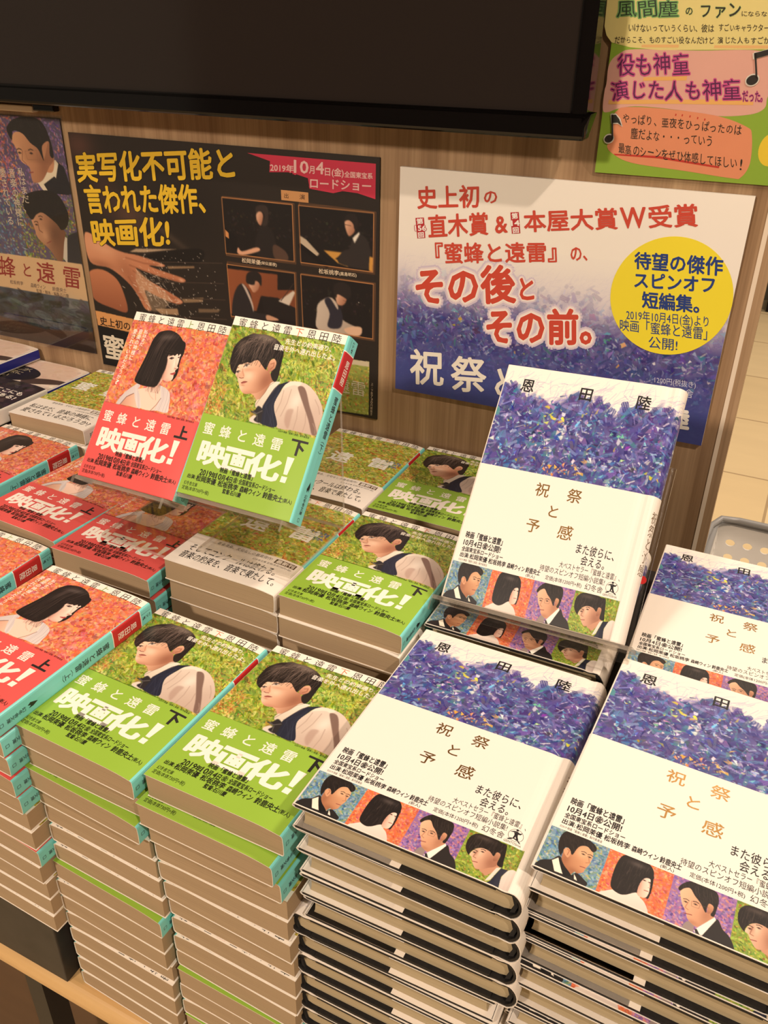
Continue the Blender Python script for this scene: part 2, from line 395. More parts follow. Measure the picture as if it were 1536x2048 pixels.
MAN={
 'hair':[(17.1,46.8),(12.4,44.1),(9.2,38.4),(8.1,30.4),(8.6,24.5),(12.6,17.7),(18.9,13.2),(22.2,11.7),(27.7,11.4),(33.6,11.0),(40.9,12.3),(47.1,15.2),(52.2,19.9),(53.8,24.6),(54.3,29.9),(55.0,36.6),(55.5,42.6),(54.4,46.5),(50.9,45.3),(47.9,40.1),(50.2,35.9),(49.9,31.4),(46.7,28.7),(44.1,30.7),(43.3,35.6),(42.7,38.7),(38.2,35.7),(33.6,32.3),(29.8,33.7),(27.1,35.7),(24.0,35.5),(20.9,37.8),(17.9,38.9),(17.1,42.1)],
 'face':[(17.1,46.2),(17.2,41.3),(19.1,37.5),(26.6,34.3),(33.5,31.9),(38.9,35.2),(43.1,38.7),(46.4,39.6),(50.2,46.6),(47.0,52.8),(41.9,57.6),(36.7,59.5),(31.1,60.7),(26.4,58.4),(22.8,53.4),(20.3,49.7)],
 'ear':[(43.3,36.0),(43.6,31.7),(46.8,28.9),(49.8,31.2),(50.2,35.9),(47.7,39.6),(44.8,39.3)],
 'neck':[(36.2,58.3),(43.2,49.3),(47.8,40.9),(53.2,46.8),(51.2,52.8),(48.3,58.7),(44.6,64.3),(39.7,60.7)],
 'collar':[(43.8,68.6),(43.4,63.8),(46.0,61.7),(48.9,55.9),(50.6,48.8),(53.2,46.6),(57.3,46.0),(58.6,46.7),(55.1,52.1),(52.6,59.0),(50.4,66.9),(49.7,70.8)],
 'vest':[(49.6,67.1),(52.6,59.0),(55.4,50.5),(61.0,46.5),(66.4,44.2),(62.9,48.2),(60.8,55.2),(59.5,62.9),(61.2,68.6),(67.5,80.6),(52.9,80.7),(51.6,74.2)],
 'tie':[(41.4,73.6),(44.6,71.8),(46.5,67.8),(51.9,70.4),(52.2,74.1),(52.8,80.4),(46.4,79.4),(47.5,75.0)],
 'front':[(42.8,80.9),(45.9,75.4),(53.3,80.7)],
 'sleeve':[(65.7,44.5),(73.4,42.9),(81.8,43.8),(89.8,48.1),(95.8,53.8),(99.9,59.6),(101.4,65.2),(101.1,74.0),(101.7,80.3),(82.6,80.7),(67.2,80.7),(61.1,68.6),(59.2,62.2),(61.1,54.7),(63.0,48.4)],
 'stripe':[(74.8,47.0),(78.9,46.0),(83.0,49.5),(89.1,59.5),(95.0,67.9),(101.0,77.7),(100.8,80.0),(97.7,80.2),(92.0,70.7),(84.4,60.4),(78.4,52.6)],
 'yoke':[(61.8,50.9),(65.8,44.6),(76.3,42.9),(75.4,46.3),(70.2,46.5)],
 'fold':[(72.5,75.3),(71.9,66.5),(77.0,64.8),(77.2,69.9),(77.6,80.2)],
 'eyeL':[(17.6,45.7),(18.8,43.8),(20.4,43.9),(19.4,45.3)],
 'eyeR':[(22.8,40.0),(23.8,37.4),(26.6,36.8),(26.4,38.5),(24.4,40.1)],
 'browL':[(15.3,42.4),(17.7,40.8),(18.0,41.6)],
 'browR':[(21.5,37.1),(24.3,35.1),(27.8,35.4),(24.6,35.9)],
 'nose':[(22.3,42.7),(25.6,45.6),(25.9,48.3),(22.9,48.8),(21.5,48.7),(21.6,45.6)],
 'lips':[(24.9,52.8),(26.7,51.0),(30.0,50.7),(28.8,52.1),(26.2,53.2)],
 'strip':[(2.5,8.1),(102.1,8.2)],
 't':[(9.4,5.3),(19.3,4.9),(29.6,4.8),(40.6,4.5),(50.7,4.3),(61.4,4.1),(71.9,4.7),(83.3,5.7),(93.8,4.7)],
 'copy1':[(51.8,13.5),(94.1,14.0)],
 'copy2':[(43.7,20.2),(100.6,21.5)],
 'cpy':[(72.7,82.7),(98.0,82.3)],
 'band':[(6.8,81.9),(101.5,80.8)],
 'spine_red':[(103.1,12.5),(102.0,41.9)],
}
SA={
 'h1':[(10.5,178.8),(8.1,175.5),(6.8,170.5),(7.2,165.7),(9.6,163.0),(15.2,162.3),(21.2,163.3),(25.2,165.1),(26.8,167.5),(25.3,169.6),(21.9,167.7),(18.8,168.6),(17.2,171.0),(16.0,175.9),(14.0,174.0),(11.4,173.0),(10.9,177.0)],
 'f1':[(11.2,178.1),(11.6,173.5),(15.6,175.3),(17.0,170.5),(19.2,168.3),(22.5,167.7),(25.2,169.0),(26.2,172.6),(25.9,175.5),(25.8,177.7),(24.7,180.8),(24.3,183.1),(21.8,184.9),(20.1,184.7),(18.5,187.3),(15.5,184.8),(12.1,181.2)],
 'e1':[(10.9,175.3),(12.5,172.8),(14.9,174.9),(14.2,178.5)],
 's1':[(0.6,187.9),(6.9,183.1),(10.4,179.4),(15.5,184.8),(19.1,187.2),(21.3,184.8),(25.8,186.6),(28.2,189.2),(22.1,197.4),(-0.4,203.3)],
 'l1':[(7.4,183.4),(10.0,180.5),(15.3,188.6),(10.6,188.8)],
 'b1':[(10.0,180.5),(14.0,183.5),(19.1,187.2),(17.3,188.7),(15.2,188.7)],
 'l1r':[(20.3,185.8),(22.0,187.5),(23.0,188.9),(21.3,188.8)],
 'h2':[(40.2,164.6),(44.2,162.7),(49.5,162.2),(54.3,163.4),(57.2,166.5),(58.1,170.7),(58.7,175.9),(58.4,182.2),(57.0,182.8),(53.8,183.1),(51.8,182.0),(47.8,185.2),(44.2,186.4),(39.5,184.4),(38.4,177.8),(38.6,170.6)],
 'f2':[(51.6,172.9),(53.1,170.9),(56.3,170.6),(57.3,174.1),(57.6,176.7),(57.8,179.6),(56.9,182.6),(54.1,183.3),(52.5,182.1),(52.1,177.6)],
 'd2':[(34.5,191.4),(37.4,187.9),(42.2,184.9),(44.8,186.3),(48.4,183.4),(52.5,182.1),(54.2,183.6),(57.2,185.5),(60.1,190.1),(61.7,197.7),(33.5,205.3)],
 'n2':[(47.8,185.2),(52.3,179.7),(54.4,183.5),(51.8,189.6),(48.9,189.3)],
 'div1':[(32.3,163.4),(33.3,189.3)],
 'div2':[(66.7,163.1),(67.3,188.9)],
 'bgL':[(-0.1,162.8),(0.7,185.7)],
}
SB={
 'h3':[(70.8,170.1),(71.9,167.1),(75.3,163.7),(79.8,162.9),(85.2,163.1),(89.2,164.3),(90.7,168.7),(90.5,173.0),(90.0,177.5),(88.2,177.3),(88.9,173.4),(87.4,171.7),(86.0,174.2),(85.8,177.3),(82.7,173.5),(79.2,170.6),(76.3,167.6),(73.5,168.9),(71.9,171.1)],
 'f3':[(71.9,171.0),(73.9,168.3),(76.6,167.6),(79.9,171.0),(83.2,173.6),(86.2,176.8),(88.6,176.1),(90.3,178.3),(88.7,180.3),(85.1,184.6),(83.0,186.7),(78.6,184.7),(77.2,181.8),(76.3,180.4),(74.1,177.3)],
 'c3':[(82.3,188.9),(84.0,186.3),(90.3,177.7),(91.2,178.9),(86.5,189.6),(83.5,190.2)],
 's3':[(91.1,178.4),(95.0,182.4),(98.8,185.0),(101.8,190.9),(101.5,201.4),(89.0,204.9),(86.5,189.6)],
 's3l':[(76.6,190.4),(78.5,185.7),(81.7,185.4),(82.5,190.4),(86.5,189.9),(85.2,200.7),(75.9,203.3)],
 't3':[(82.5,188.1),(83.5,187.5),(85.5,190.1),(83.6,190.7)],
 'br3':[(76.7,174.6),(80.0,173.3),(79.9,174.2)],
 'h4':[(104.6,178.8),(101.6,175.9),(100.5,172.0),(100.9,167.7),(103.7,164.3),(109.0,163.4),(114.1,163.2),(118.8,164.1),(121.5,164.4),(122.8,169.8),(123.5,174.8),(124.0,178.3),(120.8,177.8),(120.5,172.5),(118.6,170.9),(117.3,173.8),(114.3,172.0),(110.1,171.7),(106.6,173.6),(104.8,176.9)],
 'f4':[(104.8,178.2),(106.6,173.8),(110.1,171.6),(114.3,171.9),(117.3,173.8),(119.5,172.7),(120.9,178.5),(116.8,182.0),(114.3,184.0),(111.0,184.9),(108.2,182.1),(106.5,179.3)],
 'n4':[(113.3,184.2),(120.5,177.6),(122.4,179.2),(118.1,186.2),(116.1,186.0)],
 'c4':[(118.2,189.6),(121.3,179.7),(123.6,178.6),(120.8,187.8)],
 'v4':[(118.2,191.6),(120.9,188.3),(123.6,179.1),(127.5,178.1),(125.4,183.5),(126.4,190.4),(126.2,195.5)],
 'w4':[(126.5,190.3),(125.6,184.0),(128.0,177.7),(132.1,177.6),(134.0,187.3),(132.7,197.8),(126.6,196.9)],
 'div3':[(98.5,164.1),(100.0,189.6)],
 'end':[(131.9,164.3),(133.7,189.4)],
 'logo':[(119.1,153.6),(122.9,153.4),(123.8,157.5)],
 'lg':[(122.9,153.4)],
 'gen':[(118.1,158.0),(127.1,158.3)],
}
P2T={
 '実写化不可能と':[(4.5,19.9),(217.9,0.3),(218.9,31.3),(3.4,52.3)],
 '言われた傑作、':[(9.1,52.9),(191.5,37.4),(191.0,68.2),(11.3,85.0)],
 '映画化!':[(12.5,89.8),(125.5,75.9),(123.7,109.5),(13.1,120.4)],
 '2019年':[(256.8,13.0),(284.0,13.2),(283.7,20.2),(256.3,21.3)],
 '10':[(283.8,7.3),(301.2,7.8),(300.8,20.6),(283.2,21.1)],
 '月':[(301.1,12.0),(308.3,12.1),(308.1,19.8),(300.9,20.0)],
 '4':[(308.5,7.3),(318.0,7.5),(317.8,20.0),(308.1,20.0)],
 '日(金)':[(318.4,12.5),(339.2,12.2),(339.1,20.1),(318.2,20.5)],
 '全国東宝系':[(339.6,14.5),(370.0,14.0),(370.0,19.8),(339.5,20.4)],
 'ロードショー':[(300.5,23.0),(369.1,21.0),(369.2,31.0),(300.1,33.7)],
 '出':[(271.1,40.0),(277.2,40.0),(276.9,45.2),(270.9,45.2)],
 '演':[(289.1,39.7),(295.8,39.6),(295.6,44.8),(288.9,44.9)],
 '松岡茉優':[(216.0,109.9),(239.4,110.0),(239.0,115.4),(215.5,115.4)],
 '(栄伝亜夜)':[(239.3,110.9),(259.4,110.6),(259.2,114.7),(239.0,114.6)],
 '松坂桃李':[(309.1,110.1),(332.8,109.7),(332.7,115.2),(309.0,115.7)],
 '(高島明石)':[(332.8,110.6),(352.7,110.1),(352.7,114.1),(332.7,114.8)],
 '史上初の':[(5.2,203.0),(52.2,204.2),(51.4,215.5),(4.5,214.9)],
 '蜜':[(4.3,223.4),(40.1,224.4),(36.4,257.9),(3.0,257.6)],
 '上・下 各730円(税抜き)':[(369.4,223.5),(372.5,223.3),(371.6,261.4),(368.8,261.5)],
}
P2S={
 'banner':[(230.7,5.7),(372.9,5.7),(372.7,37.4),(353.5,33.5),(337.3,33.0),(327.2,35.7),(301.1,33.8),(299.3,24.1),(279.6,20.1),(255.5,21.9),(256.8,11.5)],
 'label':[(268.5,37.5),(299.3,37.4),(298.7,47.0),(267.7,47.2)],
 'f1':[(195.7,50.9),(280.0,50.5),(279.9,106.9),(195.8,107.7)],
 'f2':[(287.5,50.5),(370.8,50.3),(370.2,106.7),(287.8,106.7)],
 'f3':[(196.0,119.3),(279.8,118.9),(279.8,175.6),(196.5,176.1)],
 'f4':[(287.3,119.0),(371.0,118.6),(370.8,175.3),(287.9,175.2)],
 'obi':[(-0.1,197.1),(56.8,199.6),(50.2,216.8),(0.9,214.9)],
 'blk':[(1.1,215.7),(50.1,217.3),(39.3,270.9),(-0.4,264.9)],
 'thumb':[(326.2,202.4),(367.0,200.7),(366.4,261.3),(318.7,264.0)],
 'thumbw':[(326.2,202.4),(367.0,200.7),(366.5,206.3),(325.6,207.6)],
 'hand':[(1.2,108.2),(13.9,106.9),(38.3,118.6),(56.4,122.5),(74.7,123.3),(96.1,126.7),(111.9,129.9),(108.0,132.5),(89.7,133.2),(107.3,137.0),(137.1,142.1),(132.9,146.9),(106.3,144.4),(83.1,140.6),(70.5,138.4),(83.7,148.7),(104.6,156.4),(130.4,167.2),(128.0,172.0),(117.1,171.9),(94.0,166.8),(79.7,162.6),(83.3,175.8),(85.8,184.6),(76.4,184.4),(67.5,168.7),(54.6,155.3),(32.0,143.0),(3.8,138.8)],
 'arm':[(0.5,150.5),(19.9,145.9),(39.6,154.1),(48.1,171.3),(49.4,192.0),(29.2,190.9),(1.9,183.7),(-1.5,165.4)],
 'water':[(72.1,139.7),(79.0,143.3),(95.7,154.6),(114.3,165.6),(105.0,180.4),(87.5,185.9),(79.5,176.3),(72.1,163.6),(68.5,150.5)],
 'k1':[(115.4,130.9),(152.9,126.5),(152.7,128.7),(116.8,133.7)],
 'k2':[(91.7,182.3),(123.6,177.8),(124.5,185.3),(98.4,187.4)],
 'k3':[(130.6,165.6),(161.4,160.1),(159.1,165.5),(133.7,169.7)],
 'k4':[(152.9,173.8),(183.1,170.3),(179.2,174.6),(152.4,178.3)],
 'k5':[(74.0,116.2),(132.2,110.5),(84.5,119.3),(64.1,120.9)],
 'dark':[(87.8,121.9),(161.4,106.6),(159.7,122.2),(115.9,127.3)],
 'p1hair':[(236.0,60.5),(237.9,55.8),(245.8,53.8),(251.1,56.5),(251.3,65.5),(249.3,73.4),(243.0,74.0),(246.7,64.6),(242.3,59.9),(238.2,62.8)],
 'p1face':[(237.4,62.9),(242.3,60.5),(245.1,64.8),(242.2,74.1),(239.1,73.1),(236.7,68.1)],
 'p1body':[(241.3,76.1),(252.3,75.7),(257.9,86.9),(260.0,105.2),(236.1,105.9),(233.8,92.0)],
 'p1arm':[(212.2,99.7),(216.8,103.3),(235.1,97.2),(238.0,100.9),(216.5,107.4),(210.1,104.7)],
 'p1pi':[(197.5,79.8),(211.4,89.1),(210.2,104.0),(196.9,105.5)],
 'p1g':[(256.0,92.3),(269.9,97.4),(272.6,106.4),(256.8,106.2)],
 'p2hair':[(338.4,60.9),(341.4,54.5),(349.9,53.1),(353.5,58.2),(353.5,65.6),(349.9,67.2),(348.5,61.2),(342.8,59.3)],
 'p2face':[(339.2,60.8),(344.2,59.1),(349.2,63.6),(349.9,69.7),(344.1,74.7),(340.5,69.4)],
 'p2col':[(347.7,76.2),(354.9,69.2),(355.6,71.6),(349.9,81.0)],
 'p2body':[(347.7,76.2),(355.6,71.0),(364.2,76.9),(368.6,92.8),(365.8,104.7),(332.1,102.2),(336.7,90.0),(344.0,86.7)],
 'p2sheet':[(287.9,79.8),(295.1,83.0),(309.8,95.6),(306.7,98.6),(288.0,87.6)],
 'p2wood':[(314.4,91.2),(338.2,91.2),(327.7,98.8),(344.0,99.5),(342.5,104.9),(330.6,102.3)],
 'p2gold':[(366.5,91.8),(370.5,92.6),(369.9,106.5),(365.8,106.0)],
 'p3wall':[(196.0,123.8),(259.1,122.7),(258.2,139.1),(279.9,136.3),(280.2,155.7),(236.5,149.0),(230.4,165.5),(195.9,173.3)],
 'p3hair':[(219.1,132.9),(221.7,125.6),(231.7,122.4),(238.7,127.0),(238.0,137.5),(235.0,133.7),(231.0,132.8),(229.0,137.3),(220.8,136.9)],
 'p3face':[(222.5,136.7),(231.0,132.8),(235.8,134.3),(234.5,140.8),(228.4,145.8),(224.6,142.0)],
 'p3body':[(202.0,152.1),(212.4,138.0),(223.4,146.4),(227.0,166.0),(245.2,167.7),(243.1,173.8),(219.6,175.7),(199.1,175.7)],
 'p3lap':[(213.3,137.9),(218.8,141.4),(225.9,157.5),(226.1,167.5),(223.4,157.8),(216.9,144.4)],
 'p3piano':[(237.3,148.1),(257.8,147.5),(279.1,155.9),(279.6,170.0),(258.2,170.2),(240.4,164.1)],
 'p3sheet':[(258.4,151.0),(277.5,137.3),(279.8,139.1),(271.9,154.0)],
 'p3hand':[(243.5,168.0),(256.5,170.4),(256.4,172.6),(243.1,173.8)],
 'p4hair':[(325.7,133.1),(326.6,124.9),(334.9,120.9),(343.8,124.0),(346.0,131.7),(342.3,137.6),(336.2,135.7),(330.2,133.8),(328.6,138.1)],
 'p4face':[(327.9,136.8),(330.2,133.8),(336.2,135.0),(340.7,137.8),(336.9,144.4),(330.1,144.7)],
 'p4sh':[(305.1,157.8),(307.7,146.4),(321.0,138.4),(330.1,144.7),(334.5,159.2),(355.7,167.2),(355.7,172.8),(337.4,175.5),(306.2,174.6)],
 'p4vest':[(314.8,142.7),(321.0,139.1),(330.0,150.2),(331.6,145.9),(336.0,156.2),(332.8,169.2),(318.1,170.0),(320.7,155.6)],
 'p4hand':[(337.4,169.9),(348.2,165.5),(358.0,165.5),(355.7,174.2),(343.5,174.6)],
}
P3T={
 '史上初':[(16.6,15.5),(78.8,8.8),(81.0,29.4),(18.3,36.4)],
 'の':[(81.2,13.1),(95.8,11.3),(97.3,24.5),(83.0,26.4)],
 '直木賞':[(28.3,39.9),(88.6,31.5),(91.0,52.4),(30.8,61.8)],
 '&':[(93.6,33.8),(106.4,32.0),(108.7,48.8),(96.2,51.2)],
 '本屋大賞':[(120.0,27.7),(202.9,17.5),(206.7,35.7),(123.3,46.9)],
 'W':[(203.8,16.4),(225.8,14.0),(229.7,32.8),(207.8,35.6)],
 '受賞':[(226.4,14.0),(266.9,8.4),(271.2,27.2),(230.6,32.7)],
 '『蜜蜂と遠雷』':[(26.0,65.4),(164.8,50.0),(167.7,67.8),(28.2,86.3)],
 'の、':[(165.1,52.8),(188.1,49.9),(190.5,64.1),(168.1,67.8)],
 'その後':[(15.2,90.2),(117.5,74.8),(122.2,111.4),(18.7,127.9)],
 'と':[(119.1,86.0),(138.6,83.0),(141.8,106.3),(122.3,110.2)],
 'その前。':[(90.6,119.3),(211.4,103.8),(216.3,137.4),(94.2,155.9)],
 '祝':[(14.5,170.8),(52.8,167.4),(54.9,206.6),(16.5,210.6)],
 '祭':[(59.3,171.1),(97.5,167.6),(100.5,206.0),(61.6,210.3)],
 '待望の傑作':[(222.1,52.0),(294.8,48.4),(297.3,64.7),(224.4,67.1)],
 'スピンオフ':[(223.7,68.9),(292.7,64.8),(295.1,79.7),(226.0,83.5)],
 '短編集。':[(233.7,84.7),(291.0,82.0),(293.7,97.8),(236.2,99.9)],
 '2019年10月4日(金)より':[(222.7,102.2),(292.8,98.6),(294.6,108.7),(224.3,112.2)],
 '映画「蜜蜂と遠雷」':[(218.1,111.5),(299.2,108.0),(301.0,120.0),(219.8,122.8)],
 '公開!':[(245.4,122.9),(271.4,122.3),(273.0,133.6),(247.4,134.9)],
 '1200円(税抜き)':[(257.0,159.3),(293.5,158.2),(294.3,164.7),(258.1,165.9)],
 '幻冬舎':[(267.9,167.0),(292.8,165.9),(293.9,174.4),(269.0,175.6)],
 '陸':[(271.5,185.2),(293.1,184.3),(295.7,205.3),(274.0,206.0)],
}
P3S={
 'circ':[(206.6,89.7),(250.8,36.0),(308.5,67.0),(276.6,139.0)],
 'b1':[(17.0,44.0),(25.6,42.8),(27.8,61.2),(19.7,62.5)],
 'b2':[(109.1,30.5),(116.7,29.5),(119.9,47.5),(112.1,48.7)],
 'artline':[(1.3,68.0),(110.6,77.8),(170.8,70.8),(203.1,62.6),(310.3,77.3)],
}
POPS={
 'yellow':[(-4.1,6.0),(-3.2,16.5),(-2.9,28.9),(-0.5,35.1),(4.3,40.0),(19.1,43.0),(41.4,44.5),(80.1,43.3),(120.3,42.1),(125.9,41.2),(117.9,5.7)],
 'pink':[(23.4,44.3),(70.6,44.1),(115.4,43.1),(128.4,52.2),(131.3,65.2),(127.2,73.3),(126.6,81.4),(117.3,86.2),(93.8,88.5),(68.7,86.0),(33.9,84.4),(17.5,86.6),(8.5,89.9),(4.2,88.2),(3.6,74.8),(4.4,69.1),(4.7,55.0),(11.6,47.5)],
 'orange':[(15.7,88.6),(21.6,85.6),(48.3,85.1),(91.7,88.1),(116.2,94.7),(121.8,100.9),(124.6,120.6),(120.1,131.5),(112.5,132.6),(76.7,129.9),(34.3,126.9),(17.3,121.0),(11.6,115.4),(14.3,108.2),(13.2,93.6)],
 'card':[(-0.4,4.3),(4.5,41.3),(4.1,136.3),(147.2,135.7)],
 'lam':[(-9.0,11.3),(-9.9,114.7),(-7.3,129.9),(-0.1,137.6),(14.7,140.7),(148.1,140.0)],
 'n1':[(12.2,109.8),(11.9,91.7),(15.8,109.1),(21.6,99.4)],
 'n2':[(113.7,62.7),(111.4,44.8),(116.6,61.3),(125.8,40.7)],
 'under':[(17.8,120.8),(54.3,120.1),(102.4,124.6),(102.2,126.0),(54.6,122.0),(19.0,121.9)],
 'yc':[(137.6,110.2)],
}
POPT={
 '風間塵':[(3.7,11.2),(50.6,10.9),(53.3,22.8),(5.0,23.4)],
 'の':[(55.6,14.7),(61.8,14.7),(63.0,21.0),(56.8,21.1)],
 'ファン':[(65.5,12.1),(95.5,11.9),(97.8,22.7),(67.6,23.1)],
 'にならないと':[(96.2,17.5),(124.0,17.2),(124.9,21.1),(97.1,21.4)],
 'いけないっていうくらい、彼は':[(15.1,26.8),(79.1,26.3),(80.2,31.9),(16.0,32.6)],
 'すごいキャラクターで、':[(81.8,25.9),(125.9,25.6),(127.1,30.6),(82.9,31.4)],
 'だからこそ、ものすごい役なんだけど':[(5.9,35.4),(81.1,34.3),(82.2,39.6),(6.7,40.8)],
 '演じた人もすごかった':[(83.0,34.2),(129.5,33.5),(130.6,38.5),(84.0,39.5)],
 '役も神童':[(9.6,47.6),(65.5,44.8),(68.5,61.2),(12.0,64.1)],
 '演じた人も神童':[(7.3,67.1),(106.0,61.7),(109.2,77.2),(9.4,81.7)],
 'だった。':[(108.1,69.6),(125.7,68.9),(127.6,77.7),(109.9,78.1)],
 'やっぱり、亜夜をひっぱったのは':[(20.6,89.3),(113.6,93.5),(114.4,101.8),(21.3,97.5)],
 '塵だよな・・・っていう':[(29.0,100.0),(93.6,102.6),(94.8,111.1),(29.9,108.8)],
 '最高のシーンをぜひ体感してほしい!':[(20.2,111.8),(120.6,117.5),(122.0,126.5),(21.6,120.8)],
}
P1S={
 'edge':[(198.5,-1.0),(211.4,272.4)],
 'hairA':[(118.9,18.9),(118.8,12.2),(130.9,3.5),(155.1,-0.7),(172.8,4.6),(180.3,20.7),(182.3,36.7),(179.8,40.9),(176.5,37.1),(178.1,23.5),(166.8,29.6),(166.1,44.6),(160.3,32.7),(150.2,26.6),(140.8,17.7),(127.6,15.7),(123.1,25.5)],
 'faceA':[(123.1,25.5),(129.3,17.0),(142.8,17.6),(150.2,26.6),(162.2,32.6),(166.4,43.2),(178.1,23.5),(181.3,40.8),(172.3,51.0),(159.1,65.9),(146.4,69.5),(142.7,64.4),(142.6,53.2),(131.3,47.0),(126.9,33.5)],
 'suitA':[(184.6,43.3),(194.6,49.4),(201.7,77.9),(162.8,79.1),(175.9,64.6)],
 'colA':[(145.0,71.3),(158.1,66.0),(183.0,42.1),(186.9,45.9),(172.6,79.0),(159.0,78.7),(151.4,69.4)],
 'hairB':[(122.3,97.8),(128.8,84.1),(155.5,76.8),(178.3,79.6),(189.6,98.9),(185.3,113.8),(175.3,119.2),(168.9,112.5),(151.4,102.4),(140.7,104.9),(131.0,111.7)],
 'faceB':[(131.1,110.9),(140.8,104.6),(151.4,102.4),(169.1,111.7),(175.6,117.7),(180.7,121.6),(176.0,134.0),(166.4,159.3),(151.6,144.2),(136.1,132.2),(133.5,121.9)],
 'vestB':[(184.0,124.5),(199.0,118.6),(199.1,155.8),(170.8,157.6),(173.6,145.1)],
 'band':[(45.0,156.2),(66.5,157.3),(198.1,155.9),(200.4,200.9),(53.9,202.4),(31.3,203.3)],
 'teal':[(95.2,54.2),(132.4,89.9),(117.7,148.8),(67.3,154.4)],
 'floor':[(29.3,249.5),(41.3,247.8),(104.1,264.2),(170.4,255.6),(198.3,261.2),(194.9,278.7),(20.4,280.8)],
}
P1T={
 '蜂':[(63.6,159.7),(92.7,159.5),(87.6,187.2),(58.0,187.6)],
 'と':[(101.1,164.1),(118.9,164.4),(115.8,182.9),(98.0,182.7)],
 '遠':[(125.5,158.9),(156.3,159.3),(152.0,187.1),(121.0,187.4)],
 '雷':[(166.7,159.6),(196.7,159.9),(192.6,187.4),(162.9,187.8)],
 '松坂桃李':[(76.2,189.1),(98.6,188.6),(97.6,194.1),(75.2,194.5)],
 '森崎ウィン':[(110.3,188.7),(135.1,188.2),(134.1,194.2),(109.3,194.7)],
 '鈴鹿央士':[(145.4,188.8),(168.2,188.2),(167.3,194.2),(144.5,194.5)],
 '私はまだ、':[(123.4,54.6),(133.5,53.8),(133.9,104.0),(120.7,103.8)],
 '音楽の神様に':[(108.8,56.3),(119.1,55.6),(118.1,121.9),(106.9,121.5)],
 '愛されている':[(94.3,57.4),(104.7,56.6),(102.8,121.2),(91.2,121.6)],
}

# ------------------------------------------------------------------ cover paintings
RED_PAL = [(220, 118, 80), (230, 152, 92), (206, 98, 88), (236, 176, 106), (198, 86, 92), (218, 138, 120), (190, 82, 70), (230, 138, 78), (212, 120, 124), (224, 160, 130)]
GREEN_PAL = [(150, 170, 58), (118, 148, 48), (182, 190, 78), (92, 122, 42), (204, 202, 98), (172, 186, 66), (196, 168, 70), (134, 156, 66), (104, 132, 50), (160, 110, 56), (70, 92, 38)]
YGREEN_PAL = [(170, 180, 66), (206, 198, 84), (228, 204, 92), (140, 164, 58), (226, 176, 72), (112, 140, 52), (190, 192, 92), (210, 120, 60), (150, 172, 70), (178, 70, 48), (96, 116, 48), (226, 220, 150)]
BLUE_PAL = [(78, 72, 142), (92, 86, 164), (62, 62, 124), (108, 90, 152), (84, 78, 150), (70, 66, 132), (92, 140, 186), (70, 112, 158), (66, 122, 128), (120, 104, 168)]
BLUE_ACC = [(200, 172, 66), (228, 152, 66), (214, 210, 222), (188, 204, 226), (96, 160, 196), (92, 150, 128), (170, 150, 190), (232, 230, 226), (130, 92, 150)]
NIGHT_PAL = [(96, 140, 178), (78, 118, 160), (140, 168, 180), (196, 186, 96), (84, 128, 128), (60, 92, 132), (176, 190, 186), (120, 150, 110)]
VIOLET_PAL = [(140, 96, 160), (176, 120, 166), (110, 84, 158), (206, 140, 150), (222, 150, 120), (160, 130, 190), (92, 72, 140)]

def foliage(cv, pal, n, r, L=(0.8, 2.2), W=(0.35, 0.9), ang=(0.4, 1.3), box=None):
    cv.dabs(n, pal, L, W, ang, (0.55, 1.0), box, jit=20, r=r, sq=3.5)

